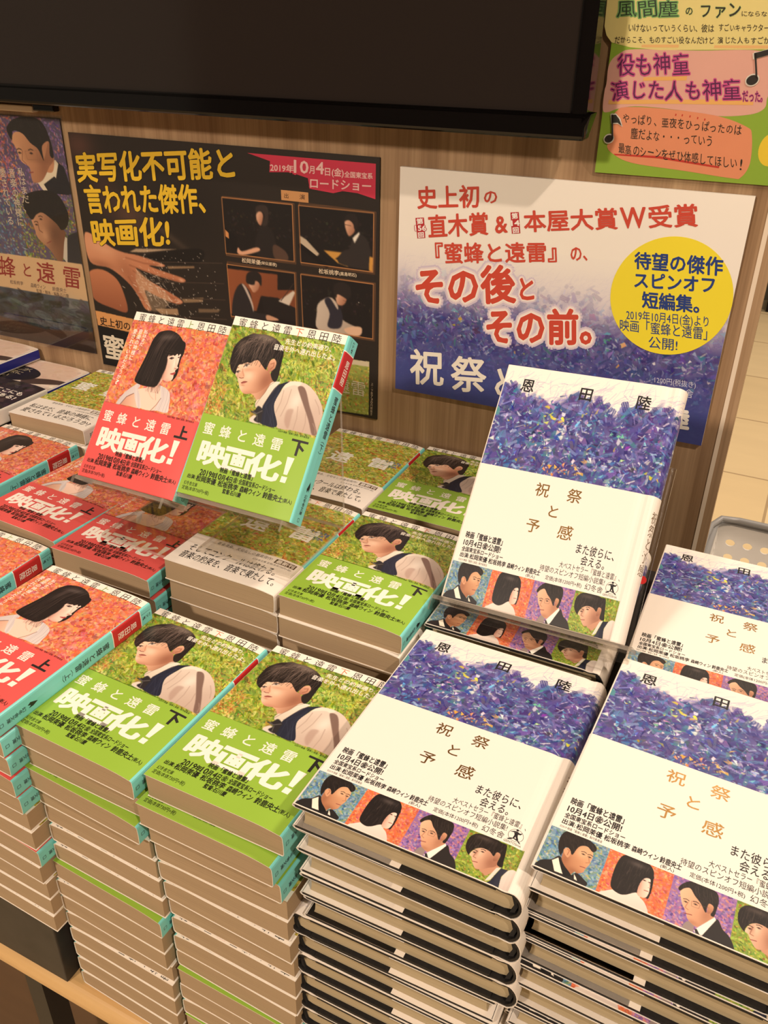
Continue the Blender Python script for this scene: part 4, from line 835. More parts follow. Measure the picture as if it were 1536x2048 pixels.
TITLE5 = '蜜蜂と遠雷'
def printed_paperback(kind):
    S = paperback_surface(PBW, PBH, PBT); M = surface_map(S, PBH); pm = PM(); p, u, n = S
    ribbon(pm, S, 0, PBH, 0.34, WHITE)
    red = kind == 'red'; band = (222, 90, 86) if red else (148, 184, 64); W1 = PBW
    L1, L2, L3, L4 = 0.05, 0.10, 0.16, 0.22
    patch(pm, M, 0.0, W1, 82.0, PBH, band, L1)
    art(pm, M, paint_woman_cover() if red else paint_man_cover(), 0, 7.5, L1)
    patch(pm, M, 0.0, W1, 0, 7.5, WHITE, L1+0.02)
    # the white title strip with the tops of the letters of the jacket beneath
    ink = (44, 40, 38)
    for i, ch in enumerate(TITLE5):
        x = 5.0+i*10.4; text(pm, M, ch, [(x, 0.6), (x+8, 8.4)], ink, L2)
    text(pm, M, '上' if red else '下', [(57, 0.6), (65, 8.4)], (120, 150, 70) if red else (226, 120, 84), L2)
    for i, ch in enumerate('恩田陸'):
        x = 68+i*10.8; text(pm, M, ch, [(x, 0.5), (x+8.4, 8.6)], ink, L2)
    # title on the band
    for i, ch in enumerate(TITLE5):
        x = 4.6+i*15.6; text(pm, M, ch, [(x, 88.2), (x+10.6, 98.8)], WHITE, L2, 0.012)
    if red:
        shape(pm, M, [(88.4, 88), (90.4, 88), (90.4, 98), (88.4, 98)], ink, L2); patch(pm, M, 90.4, 94, 91.6, 93.3, ink, L2); patch(pm, M, 83, 96, 97.0, 98.9, ink, L2)
    else:
        patch(pm, M, 83.8, 97.6, 86.6, 88.4, ink, L2); patch(pm, M, 89.4, 91.5, 88.4, 99, ink, L2); shape(pm, M, [(91.5, 90), (96, 93.4), (95, 95), (91.5, 92.6)], ink, L2)
    # very heavy display letters
    for ch, x0, x1 in (('映', 6.6, 31.5), ('化', 53.5, 82.5)):
        text(pm, M, ch, [(x0, 102.2), (x1, 122.6)], WHITE, L2, 0.040, k=10)
    for a in ((31.0, 57.0, 103.6, 107.4), (31.5, 36.5, 109.4, 121.6), (51.5, 56.6, 109.4, 121.6), (31.5, 56.6, 118.6, 121.6), (38.4, 49.8, 108.6, 117.4), (42.6, 45.6, 106, 110)):
        patch(pm, M, *a, WHITE, L2)
    for a in ((37.2, 37.8, 109, 118.2), (50.4, 51.0, 109, 118.2), (37.2, 51.0, 117.6, 118.2), (31.4, 42.0, 107.6, 108.3), (46.2, 56.6, 107.6, 108.3)): patch(pm, M, *a, band, L3)
    for x in (41.6, 46.4):
        for y in (111.3, 115.4): patch(pm, M, x, x+0.8, y, y+0.8, band, L3)
    shape(pm, M, [(84.6, 101.0), (90.6, 101.0), (88.8, 114.6), (85.6, 114.6)], WHITE, L2); shape(pm, M, [(84.9, 116.2), (89.6, 116.2), (89.2, 120.8), (84.6, 120.8)], WHITE, L2)
    K = (52, 34, 30) if red else (38, 40, 26)
    text(pm, M, '映画「蜜蜂と遠雷」', [(31.5, 120.6), (64, 125.2)], K, L4, 0.024, k=6)
    text(pm, M, '2019', [(14.4, 125.6), (25.6, 131)], K, L4, 0.02); text(pm, M, '年', [(25.4, 126), (29.8, 131.2)], K, L4, 0.024); text(pm, M, '10', [(29.6, 125.6), (35, 131)], K, L4, 0.02)
    text(pm, M, '月', [(34.8, 126), (38.8, 131.2)], K, L4, 0.024); text(pm, M, '4', [(38.8, 125.6), (41.8, 131)], K, L4, 0.02); text(pm, M, '日', [(41.6, 126), (45.4, 131.2)], K, L4, 0.024)
    text(pm, M, '㊎', [(45.4, 125.6), (50, 130.8)], K, L4, 0.01); text(pm, M, '全国東宝系ロードショー', [(50.8, 125.8), (83.5, 130.4)], K, L4, 0.018, k=6)
    text(pm, M, '出演:', [(4.6, 131.6), (12.4, 135.2)], K, L4, 0.02); text(pm, M, '松岡茉優', [(13, 130.8), (31.6, 136)], K, L4, 0.024, k=6); text(pm, M, '松坂桃李', [(33.4, 130.8), (52, 136)], K, L4, 0.024, k=6)
    text(pm, M, '森崎ウィン', [(53.6, 130.8), (72.6, 136)], K, L4, 0.024, k=6); text(pm, M, '鈴鹿央士', [(74.4, 130.6), (91.6, 136)], K, L4, 0.024, k=6); text(pm, M, '(新人)', [(91.8, 131.6), (99.2, 135.2)], K, L4, 0.012)
    text(pm, M, '監督:石川慶', [(39.6, 136.2), (56.4, 140.2)], K, L4, 0.022)
    text(pm, M, '幻冬舎文庫', [(3.4, 137.4), (16.2, 140.8)], K, L4); text(pm, M, '定価(本体730円+税)', [(3.0, 141.2), (28.6, 144.8)], K, L4)
    text(pm, M, '©2019 映画「蜜蜂と遠雷」製作委員会', [(70, 82.4), (97, 84.2)], K, L4)
    if red:
        for s, x, y0, y1 in (('私はまだ、', 15.6, 14.6, 33.4), ('音楽の神様に', 9.8, 14.8, 43.4), ('愛されているだろうか?', 4.0, 15.4, 66)):
            text(pm, M, s, [(x, y0), (x+4.6, y1)], WHITE, L2, 0.012, vertical=True)
    else:
        text(pm, M, '先生との約束通り、', [(51.6, 10.8), (95.6, 15.6)], WHITE, L2, 0.014); text(pm, M, '音楽を外へ連れ出したよ。', [(43.2, 16.6), (100.4, 21.8)], WHITE, L2, 0.014)
    spine_print(pm, M, u, '上' if red else '下')
    return pm.mesh(kind+'_jacket', [MAT_PRINT, MAT_FOIL])

def spine_print(pm, M, u, vol, obi=False):
    a = PBW+0.0; b = PBW+18.2; w = b-a; D = (50, 62, 66)
    patch(pm, M, a-0.7, b, 0, PBH, TEAL, 0.12, 0.4)
    patch(pm, M, a, b, 11.6, 42.2, WHITE, 0.16, 0.4); patch(pm, M, a, b, 12.4, 41.4, (196, 44, 44), 0.20, 0.4)
    c = (a+b)/2
    text(pm, M, '恩田陸', [(c-3.4, 17), (c+3.4, 37)], WHITE, 0.26, 0.01, vertical=True)
    text(pm, M, 'お-7-14', [(c-2.2, 1.6), (c+2.2, 10.4)], D, 0.2, vertical=True); stroke(pm, M, [(c-4, 1), (c-4, 11)], 0.25, D, 0.2)
    if not obi:
        text(pm, M, TITLE5, [(c-3.2, 46), (c+3.2, 80)], D, 0.2, 0.012, vertical=True); text(pm, M, vol, [(c-3, 84), (c+3, 90)], D, 0.2, 0.01)
        stroke(pm, M, [(c-3, 83.4), (c, 82.4), (c+3, 83.4)], 0.4, D, 0.2); stroke(pm, M, [(c-3, 90.6), (c, 91.6), (c+3, 90.6)], 0.4, D, 0.2)
        shape(pm, M, [(c-2.2, 120), (c+0.6, 114), (c+2.2, 118), (c+2.0, 122), (c+0.4, 120), (c-0.8, 122.6)], (30, 34, 36), 0.2)
        text(pm, M, '幻冬舎文庫', [(c-2.2, 124), (c+2.2, 140)], D, 0.2, 0.01, vertical=True); text(pm, M, '□', [(c-2, 142), (c+2, 146)], D, 0.2)

def painted_jacket(vol, big, seed):
    S = paperback_surface(PBW, PBH, PBT); M = surface_map(S, PBH); pm = PM(); p, u, n = S
    ribbon(pm, S, 0, PBH, 0.34, WHITE)
    patch(pm, M, 0, PBW, 0, 8, WHITE, 0.05); art(pm, M, paint_old_cover(seed), 0, 8, 0.05)
    ink = (44, 40, 38)
    for i, ch in enumerate(TITLE5):
        x = 5.0+i*10.4; text(pm, M, ch, [(x, 0.4), (x+8, 8.0)], ink, 0.1)
    text(pm, M, vol, [(57, 0.4), (65, 8)], (226, 120, 84), 0.1)
    for i, ch in enumerate('恩田陸'):
        x = 68+i*10.8; text(pm, M, ch, [(x, 0.3), (x+8.4, 8.2)], ink, 0.1)
    for ch, x, y in big: text(pm, M, ch, [(x-13, y-12), (x+13, y+12)], (240, 236, 224), 0.1, 0.022)
    spine_print(pm, M, u, vol, True)
    return pm.mesh('painted_jacket', [MAT_PRINT, MAT_FOIL])
def obi_paperback():
    S = paperback_surface(PBW, PBH, PBT); p, u, n = S
    jm = painted_jacket('下', (('遠', 35, 62), ('雷', 79, 58)), 31); jb = painted_jacket('上', (('蜜', 22, 52), ('蜂', 66, 56)), 32)
    def band(lines, price):
        pm = PM(); k = 0.28; S2 = (p+n*k, u, n); M2 = surface_map(S2, PBH)
        ribbon(pm, S2, 0, 46, 0.2, (244, 234, 222)); K = (36, 34, 32)
        text(pm, M2, '著者渾身、文句なしの最高傑作!', [(24, 104.4), (77, 109)], (90, 86, 82), 0.05)
        patch(pm, M2, 80, 99, 104.4, 110.4, (104, 84, 64), 0.05); text(pm, M2, '最新刊', [(81, 104.8), (98, 110)], WHITE, 0.09, 0.02)
        text(pm, M2, '幻冬舎文庫 定価(本体730円+税)', [(62, 111.6), (98, 114.4)], (110, 104, 98), 0.05)
        text(pm, M2, lines[0], [(7, 116.6), (94, 127.4)], K, 0.05, 0.008); text(pm, M2, lines[1], [(7, 128.4), (100, 139.6)], K, 0.05, 0.008)
        text(pm, M2, '蜜蜂と遠雷', [(PBW+5.5, 108), (PBW+12.5, 140)], K, 0.05, vertical=True)
        return pm.mesh('paper_band', [MAT_PRINT])
    return jm, jb, band(('そしてコンクールは終わる。', '音楽の約束を、音楽で果たして。'), 730), band(('私はまだ、音楽の神様に', '愛されているだろうか?'), 730)

# hardcover
HW, HH, HT = 127.0, 189.0, 19.2
def hardcover_path(off=0.0, flap=66.0):
    t = HT; o = off
    pts = [(flap, t-2.75-o*0), (10, t-2.75), (1.0, t-2.75), (-0.7-o, t-2.2), (-1.1-o, t-1.3), (-0.7-o, t-0.3), (0.2, t+o)]
    k0 = len(pts)-1
    pts += [(x, t+o) for x in np.linspace(4, HW-9, 14)] + [(HW-6.5, t+o-0.25), (HW-4, t+o-0.75), (HW-2, t+o-0.7), (HW, t+o-0.2)]
    kf = len(pts)-1
    a = np.linspace(math.radians(72), math.radians(-72), 13); cx = HW+0.4
    pts += [(cx+(7.6+o)*math.cos(q), t/2+(t/2+o)*math.sin(q)/math.sin(math.radians(76))) for q in a]
    pts += [(HW, 0.2-o), (HW-4, 0.7-o), (HW-8, -o+0.02), (20, -o+0.02), (0.2, -o+0.02), (-0.7-o, 0.4), (-1.1-o, 1.3), (-0.7-o, 2.2), (1, 2.75), (flap, 2.75)]
    return path_surface(pts, kf, HW)
def hardcover_meshes():
    out = {}
    pm = PM(); pm.extrude(np.array([(4.2, 2.9), (HW-2, 2.9), (HW+3.2, 4.4), (HW+4.6, HT/2), (HW+3.2, HT-4.4), (HW-2, HT-2.9), (4.2, HT-2.9), (4.9, HT*0.7), (5.1, HT/2), (4.9, HT*0.3)])*MM, 3.0*MM, (HH-3.0)*MM)
    out['page_block'] = pm.mesh('hardcover_page_block', [MAT_PAGES_HC])
    pm = PM()
    for z0, z1 in ((0.25, 2.6), (HT-2.6, HT-0.25)): pm.box(0.2*MM, (HW-7)*MM, 0, HH*MM, z0*MM, z1*MM)
    a = np.linspace(math.radians(70), math.radians(-70), 11)
    outer = [(HW-8, HT-0.3), (HW-3.5, HT-1.0)]+[(HW+0.4+7.0*math.cos(q), HT/2+(HT/2-0.5)*math.sin(q)/math.sin(math.radians(74))) for q in a]+[(HW-3.5, 1.0), (HW-8, 0.3)]
    inner = [(x-(1.3 if x > HW-3 else 0), z+(1.2 if z < HT/2 else -1.2)*(1 if abs(z-HT/2) > 5 else 0.2)) for x, z in outer][::-1]
    pm.extrude(np.array(outer+inner)*MM, 0, HH*MM)
    out['board'] = pm.mesh('hardcover_boards', [MAT_BOARD])
    for nm, y0, y1 in (('headband', HH-2.9, HH-1.2), ('tailband', 1.2, 2.9)):
        pm = PM(); pm.extrude(np.array([(HW+1.5, 3.4), (HW+4.2, 4.6), (HW+5.4, HT/2), (HW+4.2, HT-4.6), (HW+1.5, HT-3.4), (HW+3.4, HT/2)])*MM, y0*MM, y1*MM); out[nm] = pm.mesh(nm, [MAT_BAND])
    # jacket
    S = hardcover_path(); M = surface_map(S, HH); pm = PM(); ribbon(pm, S, -0.3, HH+0.3, 0.22, (243, 232, 219))
    art(pm, M, paint_blue(), 0, 0, 0.05)
    K = (34, 32, 34)
    for ch, x in (('恩', 19.0), ('田', 64.6), ('陸', 107.3)): text(pm, M, ch, [(x-5.6, 9.0), (x+5.6, 20.4)], K, 0.1, 0.018)
    out['jacket'] = pm.mesh('hardcover_jacket', [MAT_PRINT, MAT_FOIL])
    # tall paper band
    S2 = hardcover_path(0.3, 60.0); M2 = surface_map(S2, HH); pm = PM(); ribbon(pm, S2, -0.3, HH-82, 0.2, (243, 232, 219)); u = S2[1]
    art(pm, M2, paint_strip(), 0.2, 160.4, 0.05)
    gold = (170, 132, 82)
    for ch, x, y, sz in (('祝', 52.2, 93.5, 5.6), ('祭', 76.4, 93.5, 5.6), ('と', 64.2, 108, 5.2), ('予', 52.4, 121.5, 5.6), ('感', 76.8, 121.5, 5.8)):
        text(pm, M2, ch, [(x-sz, y-sz), (x+sz, y+sz)], gold, 0.1, 0.006, mat=1)
    text(pm, M2, '映画「蜜蜂と遠雷」', [(4.2, 136), (36, 141.6)], K, 0.1, 0.026, k=6)
    text(pm, M2, '10月4日㊎公開!', [(4.2, 142), (34, 147.6)], K, 0.1, 0.024, k=6)
    text(pm, M2, '全国東宝系ロードショー', [(4.2, 148), (37.2, 152)], K, 0.1, 0.02)
    text(pm, M2, '出演:', [(4.2, 152.6), (11.6, 156.6)], K, 0.1, 0.02); text(pm, M2, '松岡茉優', [(12, 152.4), (26, 156.8)], K, 0.1, 0.024, k=6); text(pm, M2, '松坂桃李', [(27, 152.4), (40.6, 156.8)], K, 0.1, 0.024, k=6); text(pm, M2, '森崎ウィン', [(41.6, 152.4), (55.4, 156.8)], K, 0.1, 0.024, k=6); text(pm, M2, '鈴鹿央士', [(56, 152.2), (67, 156.8)], K, 0.1, 0.024, k=6)
    text(pm, M2, '(新人)', [(57, 157), (64, 159.6)], K, 0.1); text(pm, M2, '©2019 映画「蜜蜂と遠雷」製作委員会', [(4, 157.4), (27, 159.4)], (110, 106, 100), 0.1)
    text(pm, M2, 'また彼らに、', [(86.6, 126.6), (118.4, 134.6)], K, 0.1, 0.006); text(pm, M2, '会える。', [(92.6, 134.6), (113.2, 142.2)], K, 0.1, 0.006)
    text(pm, M2, '大ベストセラー『蜜蜂と遠雷』、', [(78.6, 142.4), (124.4, 147.4)], K, 0.1); text(pm, M2, '待望のスピンオフ短編小説集!', [(65.4, 147.8), (113, 152.8)], K, 0.1)
    text(pm, M2, '定価(本体1200円+税)', [(71.2, 154.6), (98, 158.2)], K, 0.1); text(pm, M2, '幻冬舎', [(100, 153.6), (113, 158.6)], (60, 56, 54), 0.1)
    # publisher's mark: small figure on a mound in a ring
    c = np.array([118.6, 152.8]); ang = np.linspace(0, 6.28, 40)
    stroke(pm, M2, np.c_[c[0]+4.2*np.cos(ang), c[1]+4.2*np.sin(ang)], 0.22, (90, 86, 82), 0.1)
    shape(pm, M2, [(114.6, 157), (116.4, 155.4), (118.8, 155), (121, 155.6), (122.6, 157)], K, 0.12)
    shape(pm, M2, [(117.4, 155.4), (117.8, 152.8), (117.2, 151.2), (114.9, 151.4), (117, 150.2), (118.5, 149.9), (120.2, 150.5), (121.6, 149.4), (120.8, 151.3), (119.4, 151.7), (119.7, 153.2), (120.8, 155.4), (119.6, 155.4), (118.6, 153.6), (118.3, 155.4)], K, 0.12)
    shape(pm, M2, [(c[0]-0.2+0.75*math.cos(q), 149+0.75*math.sin(q)) for q in np.linspace(0, 6.28, 12)[:-1]], K, 0.12)
    text(pm, M2, 'GENTOSHA', [(113.4, 157.6), (123.4, 159.4)], (110, 104, 98), 0.12)
    text(pm, M2, '祝祭と予感', [(HW+6.0, 92), (HW+13.5, 140)], (120, 100, 76), 0.1, vertical=True)
    out['paper_band'] = pm.mesh('hardcover_paper_band', [MAT_PRINT, MAT_FOIL])
    return out

print_red, print_green = printed_paperback('red'), printed_paperback('green')
jm_old, jm_begin, band_end, band_begin = obi_paperback()
pages = page_block(PBW, PBH, PBT, MAT_PAGES)
HC = hardcover_meshes()
KINDS = {
    'red': dict(parts=[('page_block', pages), ('jacket', print_red)], w=PBW, h=PBH, t=PBT, name='paperback_book'),
    'green': dict(parts=[('page_block', pages), ('jacket', print_green)], w=PBW, h=PBH, t=PBT, name='paperback_book'),
    'end': dict(parts=[('page_block', pages), ('jacket', jm_old), ('paper_band', band_end)], w=PBW, h=PBH, t=PBT, name='paperback_book'),
    'begin': dict(parts=[('page_block', pages), ('jacket', jm_begin), ('paper_band', band_begin)], w=PBW, h=PBH, t=PBT, name='paperback_book'),
    'hard': dict(parts=[('page_block', HC['page_block']), ('cover_board', HC['board']), ('headband', HC['headband']), ('headband', HC['tailband']), ('jacket', HC['jacket']), ('paper_band', HC['paper_band'])], w=HW, h=HH, t=HT, name='hardcover_book'),
}
def book(kind, mat, label, group=None, sz=1.0):
    k = KINDS[kind]; r = empty(k['name'], label, 'book', group); r.matrix_world = mat @ Matrix.Diagonal((1, 1, sz, 1))
    for nm, me in k['parts']: link(nm, me, r)
    return r
def rot3(a, tx=0.0, ty=0.0):
    X = Vector((math.cos(a), math.sin(a), tx)).normalized(); Y = Vector((-math.sin(a), math.cos(a), ty)); Y = (Y-X*(X@Y)).normalized(); Z = X.cross(Y)
    return Matrix(((X.x, Y.x, Z.x), (X.y, Y.y, Z.y), (X.z, Y.z, Z.z))).to_4x4()
ORD = ['topmost', 'second', 'third', 'fourth', 'fifth', 'sixth', 'seventh', 'eighth', 'ninth', 'tenth', 'eleventh', 'twelfth', 'thirteenth', 'fourteenth', 'fifteenth', 'sixteenth', 'seventeenth', 'eighteenth']
def stack(top, x, y, yaw, ztop, zbase, n, where, group, toplabel, tx=0.0, ty=0.0, plan=None, kind=None, jit=0.0016, seed=1, desc=None, vis=99):
    """pile of n books from zbase up to ztop; plan[i] (i from the top) = (kind, flipped, dx, dy) in mm"""
    r = np.random.default_rng(seed); pitch = (ztop-zbase)/n
    for i in range(n):
        kd, flip, dx, dy = (plan[i] if plan and i < len(plan) else (kind or top, False, None, None))
        if i == 0: dx = dy = 0.0; kd = top
        if dx is None: dx, dy = r.normal(0, jit)*1000, r.normal(0, jit)*1000
        k = KINDS[kd]; s = (n-i)/n; ya = yaw+(0 if i == 0 else r.normal(0, 0.008))
        sz = (pitch-0.00012)/(k['t']*MM + (0.0005 if kd == 'hard' else 0.0003))
        R = rot3(ya, tx*s, ty*s)
        T = Matrix.Translation((x+dx*MM, y+dy*MM, ztop-(i+1)*pitch+0.0001))
        m = T @ R
        if flip: m = m @ Matrix.Translation((k['w']*MM, k['h']*MM, 0)) @ Matrix.Rotation(math.pi, 4, 'Z')
        lab = toplabel if i == 0 else (desc or '%s book in the %s').replace('%s', ORD[i], 1).replace('%s', where, 1)
        book(kd, m, lab, group, sz)

# ------------------------------------------------------------------ the place: partition wall, floor, display table
WY, WA = 0.492, 0.0218
WD = Vector((math.cos(WA), math.sin(WA), 0)); WN = Vector((math.sin(WA), -math.cos(WA), 0))   # along the wall / towards the room
def wall_map(u0, z0, off0):
    def M(X, Y, layer):
        X = np.asarray(X, float); Y = np.asarray(Y, float); L = np.zeros_like(X)+layer
        u = (u0+X)*MM; o = (off0+L)*MM
        return np.c_[WD.x*u+WN.x*o, WY+WD.y*u+WN.y*o, (z0-Y)*MM]
    return M
def wall_X(v):
    """local (u, offset towards the room, z) in metres -> world"""
    v = np.asarray(v, float)
    return np.c_[WD.x*v[:, 0]+WN.x*v[:, 1], WY+WD.y*v[:, 0]+WN.y*v[:, 1], v[:, 2]]

def wood_mat():
    m = new_mat('wood_grain_veneer', (120, 92, 66), 0.45, spec=0.3); n, l, b = nodes(m)
    tc = n.new('ShaderNodeTexCoord'); mp = n.new('ShaderNodeMapping'); mp.inputs['Scale'].default_value = (26, 26, 0.9)
    nz = n.new('ShaderNodeTexNoise'); nz.inputs['Scale'].default_value = 2.2; nz.inputs['Detail'].default_value = 8; nz.inputs['Distortion'].default_value = 0.4
    mp2 = n.new('ShaderNodeMapping'); mp2.inputs['Scale'].default_value = (160, 160, 2.5); nz2 = n.new('ShaderNodeTexNoise'); nz2.inputs['Scale'].default_value = 3; nz2.inputs['Detail'].default_value = 5
    cr = n.new('ShaderNodeValToRGB'); e = cr.color_ramp.elements
    e[0].position = 0.28; e[0].color = lin4((142, 112, 82)); e[1].position = 0.75; e[1].color = lin4((194, 164, 128)); k = e.new(0.5); k.color = lin4((168, 137, 104))
    mx = n.new('ShaderNodeMixRGB'); mx.blend_type = 'MULTIPLY'; mx.inputs['Fac'].default_value = 0.35
    cr2 = n.new('ShaderNodeValToRGB'); cr2.color_ramp.elements[0].position = 0.35; cr2.color_ramp.elements[0].color = (0.55, 0.5, 0.45, 1); cr2.color_ramp.elements[1].position = 0.6
    l.new(tc.outputs['Object'], mp.inputs[0]); l.new(mp.outputs[0], nz.inputs['Vector']); l.new(nz.outputs['Fac'], cr.inputs[0])
    l.new(tc.outputs['Object'], mp2.inputs[0]); l.new(mp2.outputs[0], nz2.inputs['Vector']); l.new(nz2.outputs['Fac'], cr2.inputs[0])
    l.new(cr.outputs[0], mx.inputs[1]); l.new(cr2.outputs[0], mx.inputs[2]); l.new(mx.outputs[0], b.inputs['Base Color'])
    return m
MAT_WOOD = wood_mat()
MAT_STRIP = new_mat('cream_edge_tape', (232, 214, 190), 0.5)
pm = PM(); pm.box(-2.2, 0.3675, -0.030, 0.0, -0.75, 1.4, X=wall_X); pm.box(0.3712, 0.3790, -0.030, 0.0004, -0.75, 1.4, X=wall_X)
tag(link('wall_back', pm.mesh('wall_back', [MAT_WOOD])), 'brown wood grain partition behind the display table', 'wall', kind='structure')
pm = PM(); pm.box(0.3675, 0.3712, -0.030, 0.0008, -0.75, 1.4, X=wall_X)
tag(link('trim_1', pm.mesh('trim_1', [MAT_STRIP])), 'cream edging strip down the right end of the wood partition', 'trim', kind='structure')

def floor_mat():
    m = new_mat('beige_vinyl_tile', (226, 198, 150), 0.45, spec=0.35); n, l, b = nodes(m)
    tc = n.new('ShaderNodeTexCoord'); br = n.new('ShaderNodeTexBrick'); br.offset = 0.5
    br.inputs['Scale'].default_value = 1.0; br.inputs['Brick Width'].default_value = 0.9; br.inputs['Row Height'].default_value = 0.45; br.inputs['Mortar Size'].default_value = 0.004
    br.inputs['Color1'].default_value = lin4((236, 212, 166)); br.inputs['Color2'].default_value = lin4((230, 204, 156)); br.inputs['Mortar'].default_value = lin4((186, 160, 122))
    nz = n.new('ShaderNodeTexNoise'); nz.inputs['Scale'].default_value = 3; nz.inputs['Detail'].default_value = 4; mp = n.new('ShaderNodeMapping'); mp.inputs['Scale'].default_value = (1, 4, 1)
    mx = n.new('ShaderNodeMixRGB'); mx.blend_type = 'MULTIPLY'; mx.inputs['Fac'].default_value = 0.18
    l.new(tc.outputs['Object'], br.inputs['Vector']); l.new(tc.outputs['Object'], mp.inputs[0]); l.new(mp.outputs[0], nz.inputs['Vector'])
    l.new(br.outputs['Color'], mx.inputs[1]); l.new(nz.outputs['Fac'], mx.inputs[2]); l.new(mx.outputs[0], b.inputs['Base Color'])
    return m
pm = PM(); pm.box(-4, 5, -5.2, 7, -0.80, -0.75)
tag(link('floor', pm.mesh('floor', [floor_mat()])), 'beige tiled shop floor', 'floor', kind='structure')
# what stands behind the customer and shows faintly in the black screen: the opposite wall of shelving and a pale notice
MAT_FAR = streaked('far_shelving', (26, 22, 20), (92, 74, 60), (9, 9, 5), 0.7, 1.5, 6)
pm = PM(); pm.box(-4, 5, -5.1, -5.0, -0.7499, 2.6)
tag(link('wall_front', pm.mesh('wall_front', [MAT_FAR])), 'dim shelving wall opposite the display', 'wall', kind='structure')

# display table
MAT_TABLE = streaked('pale_beech_table', (206, 164, 108), (224, 184, 128), (3, 40, 40), 0.4, 2.0, 5)
MAT_DARK_METAL = new_mat('dark_steel_leg', (44, 40, 38), 0.5, 0.4)
MAT_BLACK_BOX = streaked('black_painted_board', (40, 36, 34), (52, 47, 44), (60, 60, 60), 0.45)
TZ = -0.2852
table = empty('display_table', 'pale beech display table with rounded front edge under the book stacks', 'table'); table.location = (0, 0.2, -0.75)
def under(o, parent):
    o.parent = parent; o.matrix_parent_inverse = Matrix.Translation(-Vector(parent.location)); return o
ar = [(-0.004-0.009*math.sin(a), TZ-0.013+0.013*math.cos(a)) for a in np.linspace(0, math.pi, 12)]
pm = PM(); pm.extrude([(0.462, TZ)]+ar+[(0.462, TZ-0.026)], -1.2, 1.2, axis='x')
under(link('tabletop', pm.mesh('tabletop', [MAT_TABLE], False)), table)
for lx, ly in ((-0.100, 0.03), (1.10, 0.03), (-1.1, 0.03), (1.10, 0.42), (-1.1, 0.42)):
    pm = PM(); pm.box(lx-0.011, lx+0.011, ly-0.011, ly+0.011, -0.75, TZ-0.0262)
    under(link('leg', pm.mesh('leg', [MAT_DARK_METAL])), table)
MAT_UNDER_SHADE = streaked('under_table_shade_brown', (84, 60, 42), (98, 72, 50), (3, 3, 20), 0.6)  # brown of an added panel standing in for shade under the table
pm = PM(); pm.box(-1.15, 1.15, 0.075, 0.40, -0.745, TZ-0.0265); under(link('under_table_shade', pm.mesh('under_table_shade', [MAT_UNDER_SHADE])), table)
def riser(name, label, x0, x1, y0, y1, z1, group=None):
    pm = PM(); pm.box(x0, x1, y0, y1, TZ+0.0002, z1); me = bevel_mesh(pm.mesh(name, [MAT_BLACK_BOX]), 0.0012)
    return tag(link(name, me), label, 'display riser', group)
riser('display_riser', 'low black display riser under the red paperbacks at the front left', -0.62, -0.006, -0.0085, 0.152, -0.2052)
riser('display_riser', 'tall black display riser under the back rows of paperbacks', -0.62, 0.200, 0.1545, 0.470, -0.0437)
riser('display_riser', 'tall black display riser under the propped white hardcover', 0.2035, 0.3495, 0.2015, 0.42, -0.0192)
riser('display_riser', 'tall black display riser under the hardcovers in the back right corner', 0.3535, 0.56, 0.2135, 0.44, -0.0192)

# ------------------------------------------------------------------ stacks of books
G_R, G_G, G_H = 'red banded paperbacks in stacks', 'green banded paperbacks in stacks', 'white hardcovers in stacks'
N = lambda k='green', dx=None, dy=None: (k, False, dx, dy)
Fl = lambda k='end', dx=None, dy=None: (k, True, dx, dy)
P = '%s book down the %s'
stack('green', 0, 0, -0.0268, 0.0, TZ, 15, 'left one of the two front green stacks', G_G,
      'green banded paperback with a young man, on top of the left front green stack', -0.003, 0.002,
      [N(), N('green', 4, 1.6), N('green', 1, -1.2), Fl('end', 5, 2), Fl('end', 7, 3), Fl('end', 8, 2), Fl('end', 9, 1), N('green', 6, -1.6), Fl('end', 6, -2.5), Fl('end', 6, -2), Fl('end', 7, -2), Fl('end', 7, -2), Fl('end', 7, -2), Fl('end', 7, -2), Fl('end', 7, -2)], seed=3, desc=P)
stack('green', 0.1096, 0.0029, -0.0244, 0.002, TZ, 15, 'right front green stack beside the hardcovers', G_G,
      'green banded paperback with a young man, topmost beside the front hardcover stack', 0.0356, -0.0126,
      [N(), N('green', -3, -8), N('green', -1, -4), Fl('end', 2, -2), Fl('end', 2, -2), Fl('end', 4, -2), Fl('end', 4, 0), Fl('end', 5, -1), Fl('end', 5, -2), Fl('end', 4, -1), N('green', 4, -4), Fl('end', 4, -3), Fl('end', 4, -3), N('green', 4, -4), N('green', 4, -4)], seed=4, desc=P)
stack('red', -0.1, -0.0115, -0.0325, 0.0176, -0.2050, 12, 'front red stack left of the green ones', G_R,
      'red banded paperback with a bob-haired woman, on top of the front red stack', 0, 0,
      [N('red'), N('red', -0.5, 1.2), N('red', -0.5, 2.8), N('red', 0.5, 0.4), N('red', 0.5, 1.6), Fl('end', 2, 3), Fl('end', 3, 3), N('red', 3, 3.5), Fl('end', 2, 3), Fl('end', 3, 3), Fl('end', 3, 2), Fl('end', 3, 2)], seed=5, desc=P)
stack('red', -0.2315, 0.0155, 0.0133, 0.0100, -0.2050, 11, 'red stack at the front left edge of the picture', G_R,
      'red banded paperback cut by the left edge, topmost of its front stack', kind='red', seed=6, desc=P)
ZR = -0.0435
stack('red', -0.2285, 0.1722, -0.053, 0.0165, ZR, 3, 'red stack left of the shaded one under the tilted books', G_R,
      'red banded paperback half shaded, topmost left of the stack under the propped books', kind='red', seed=7, desc=P)
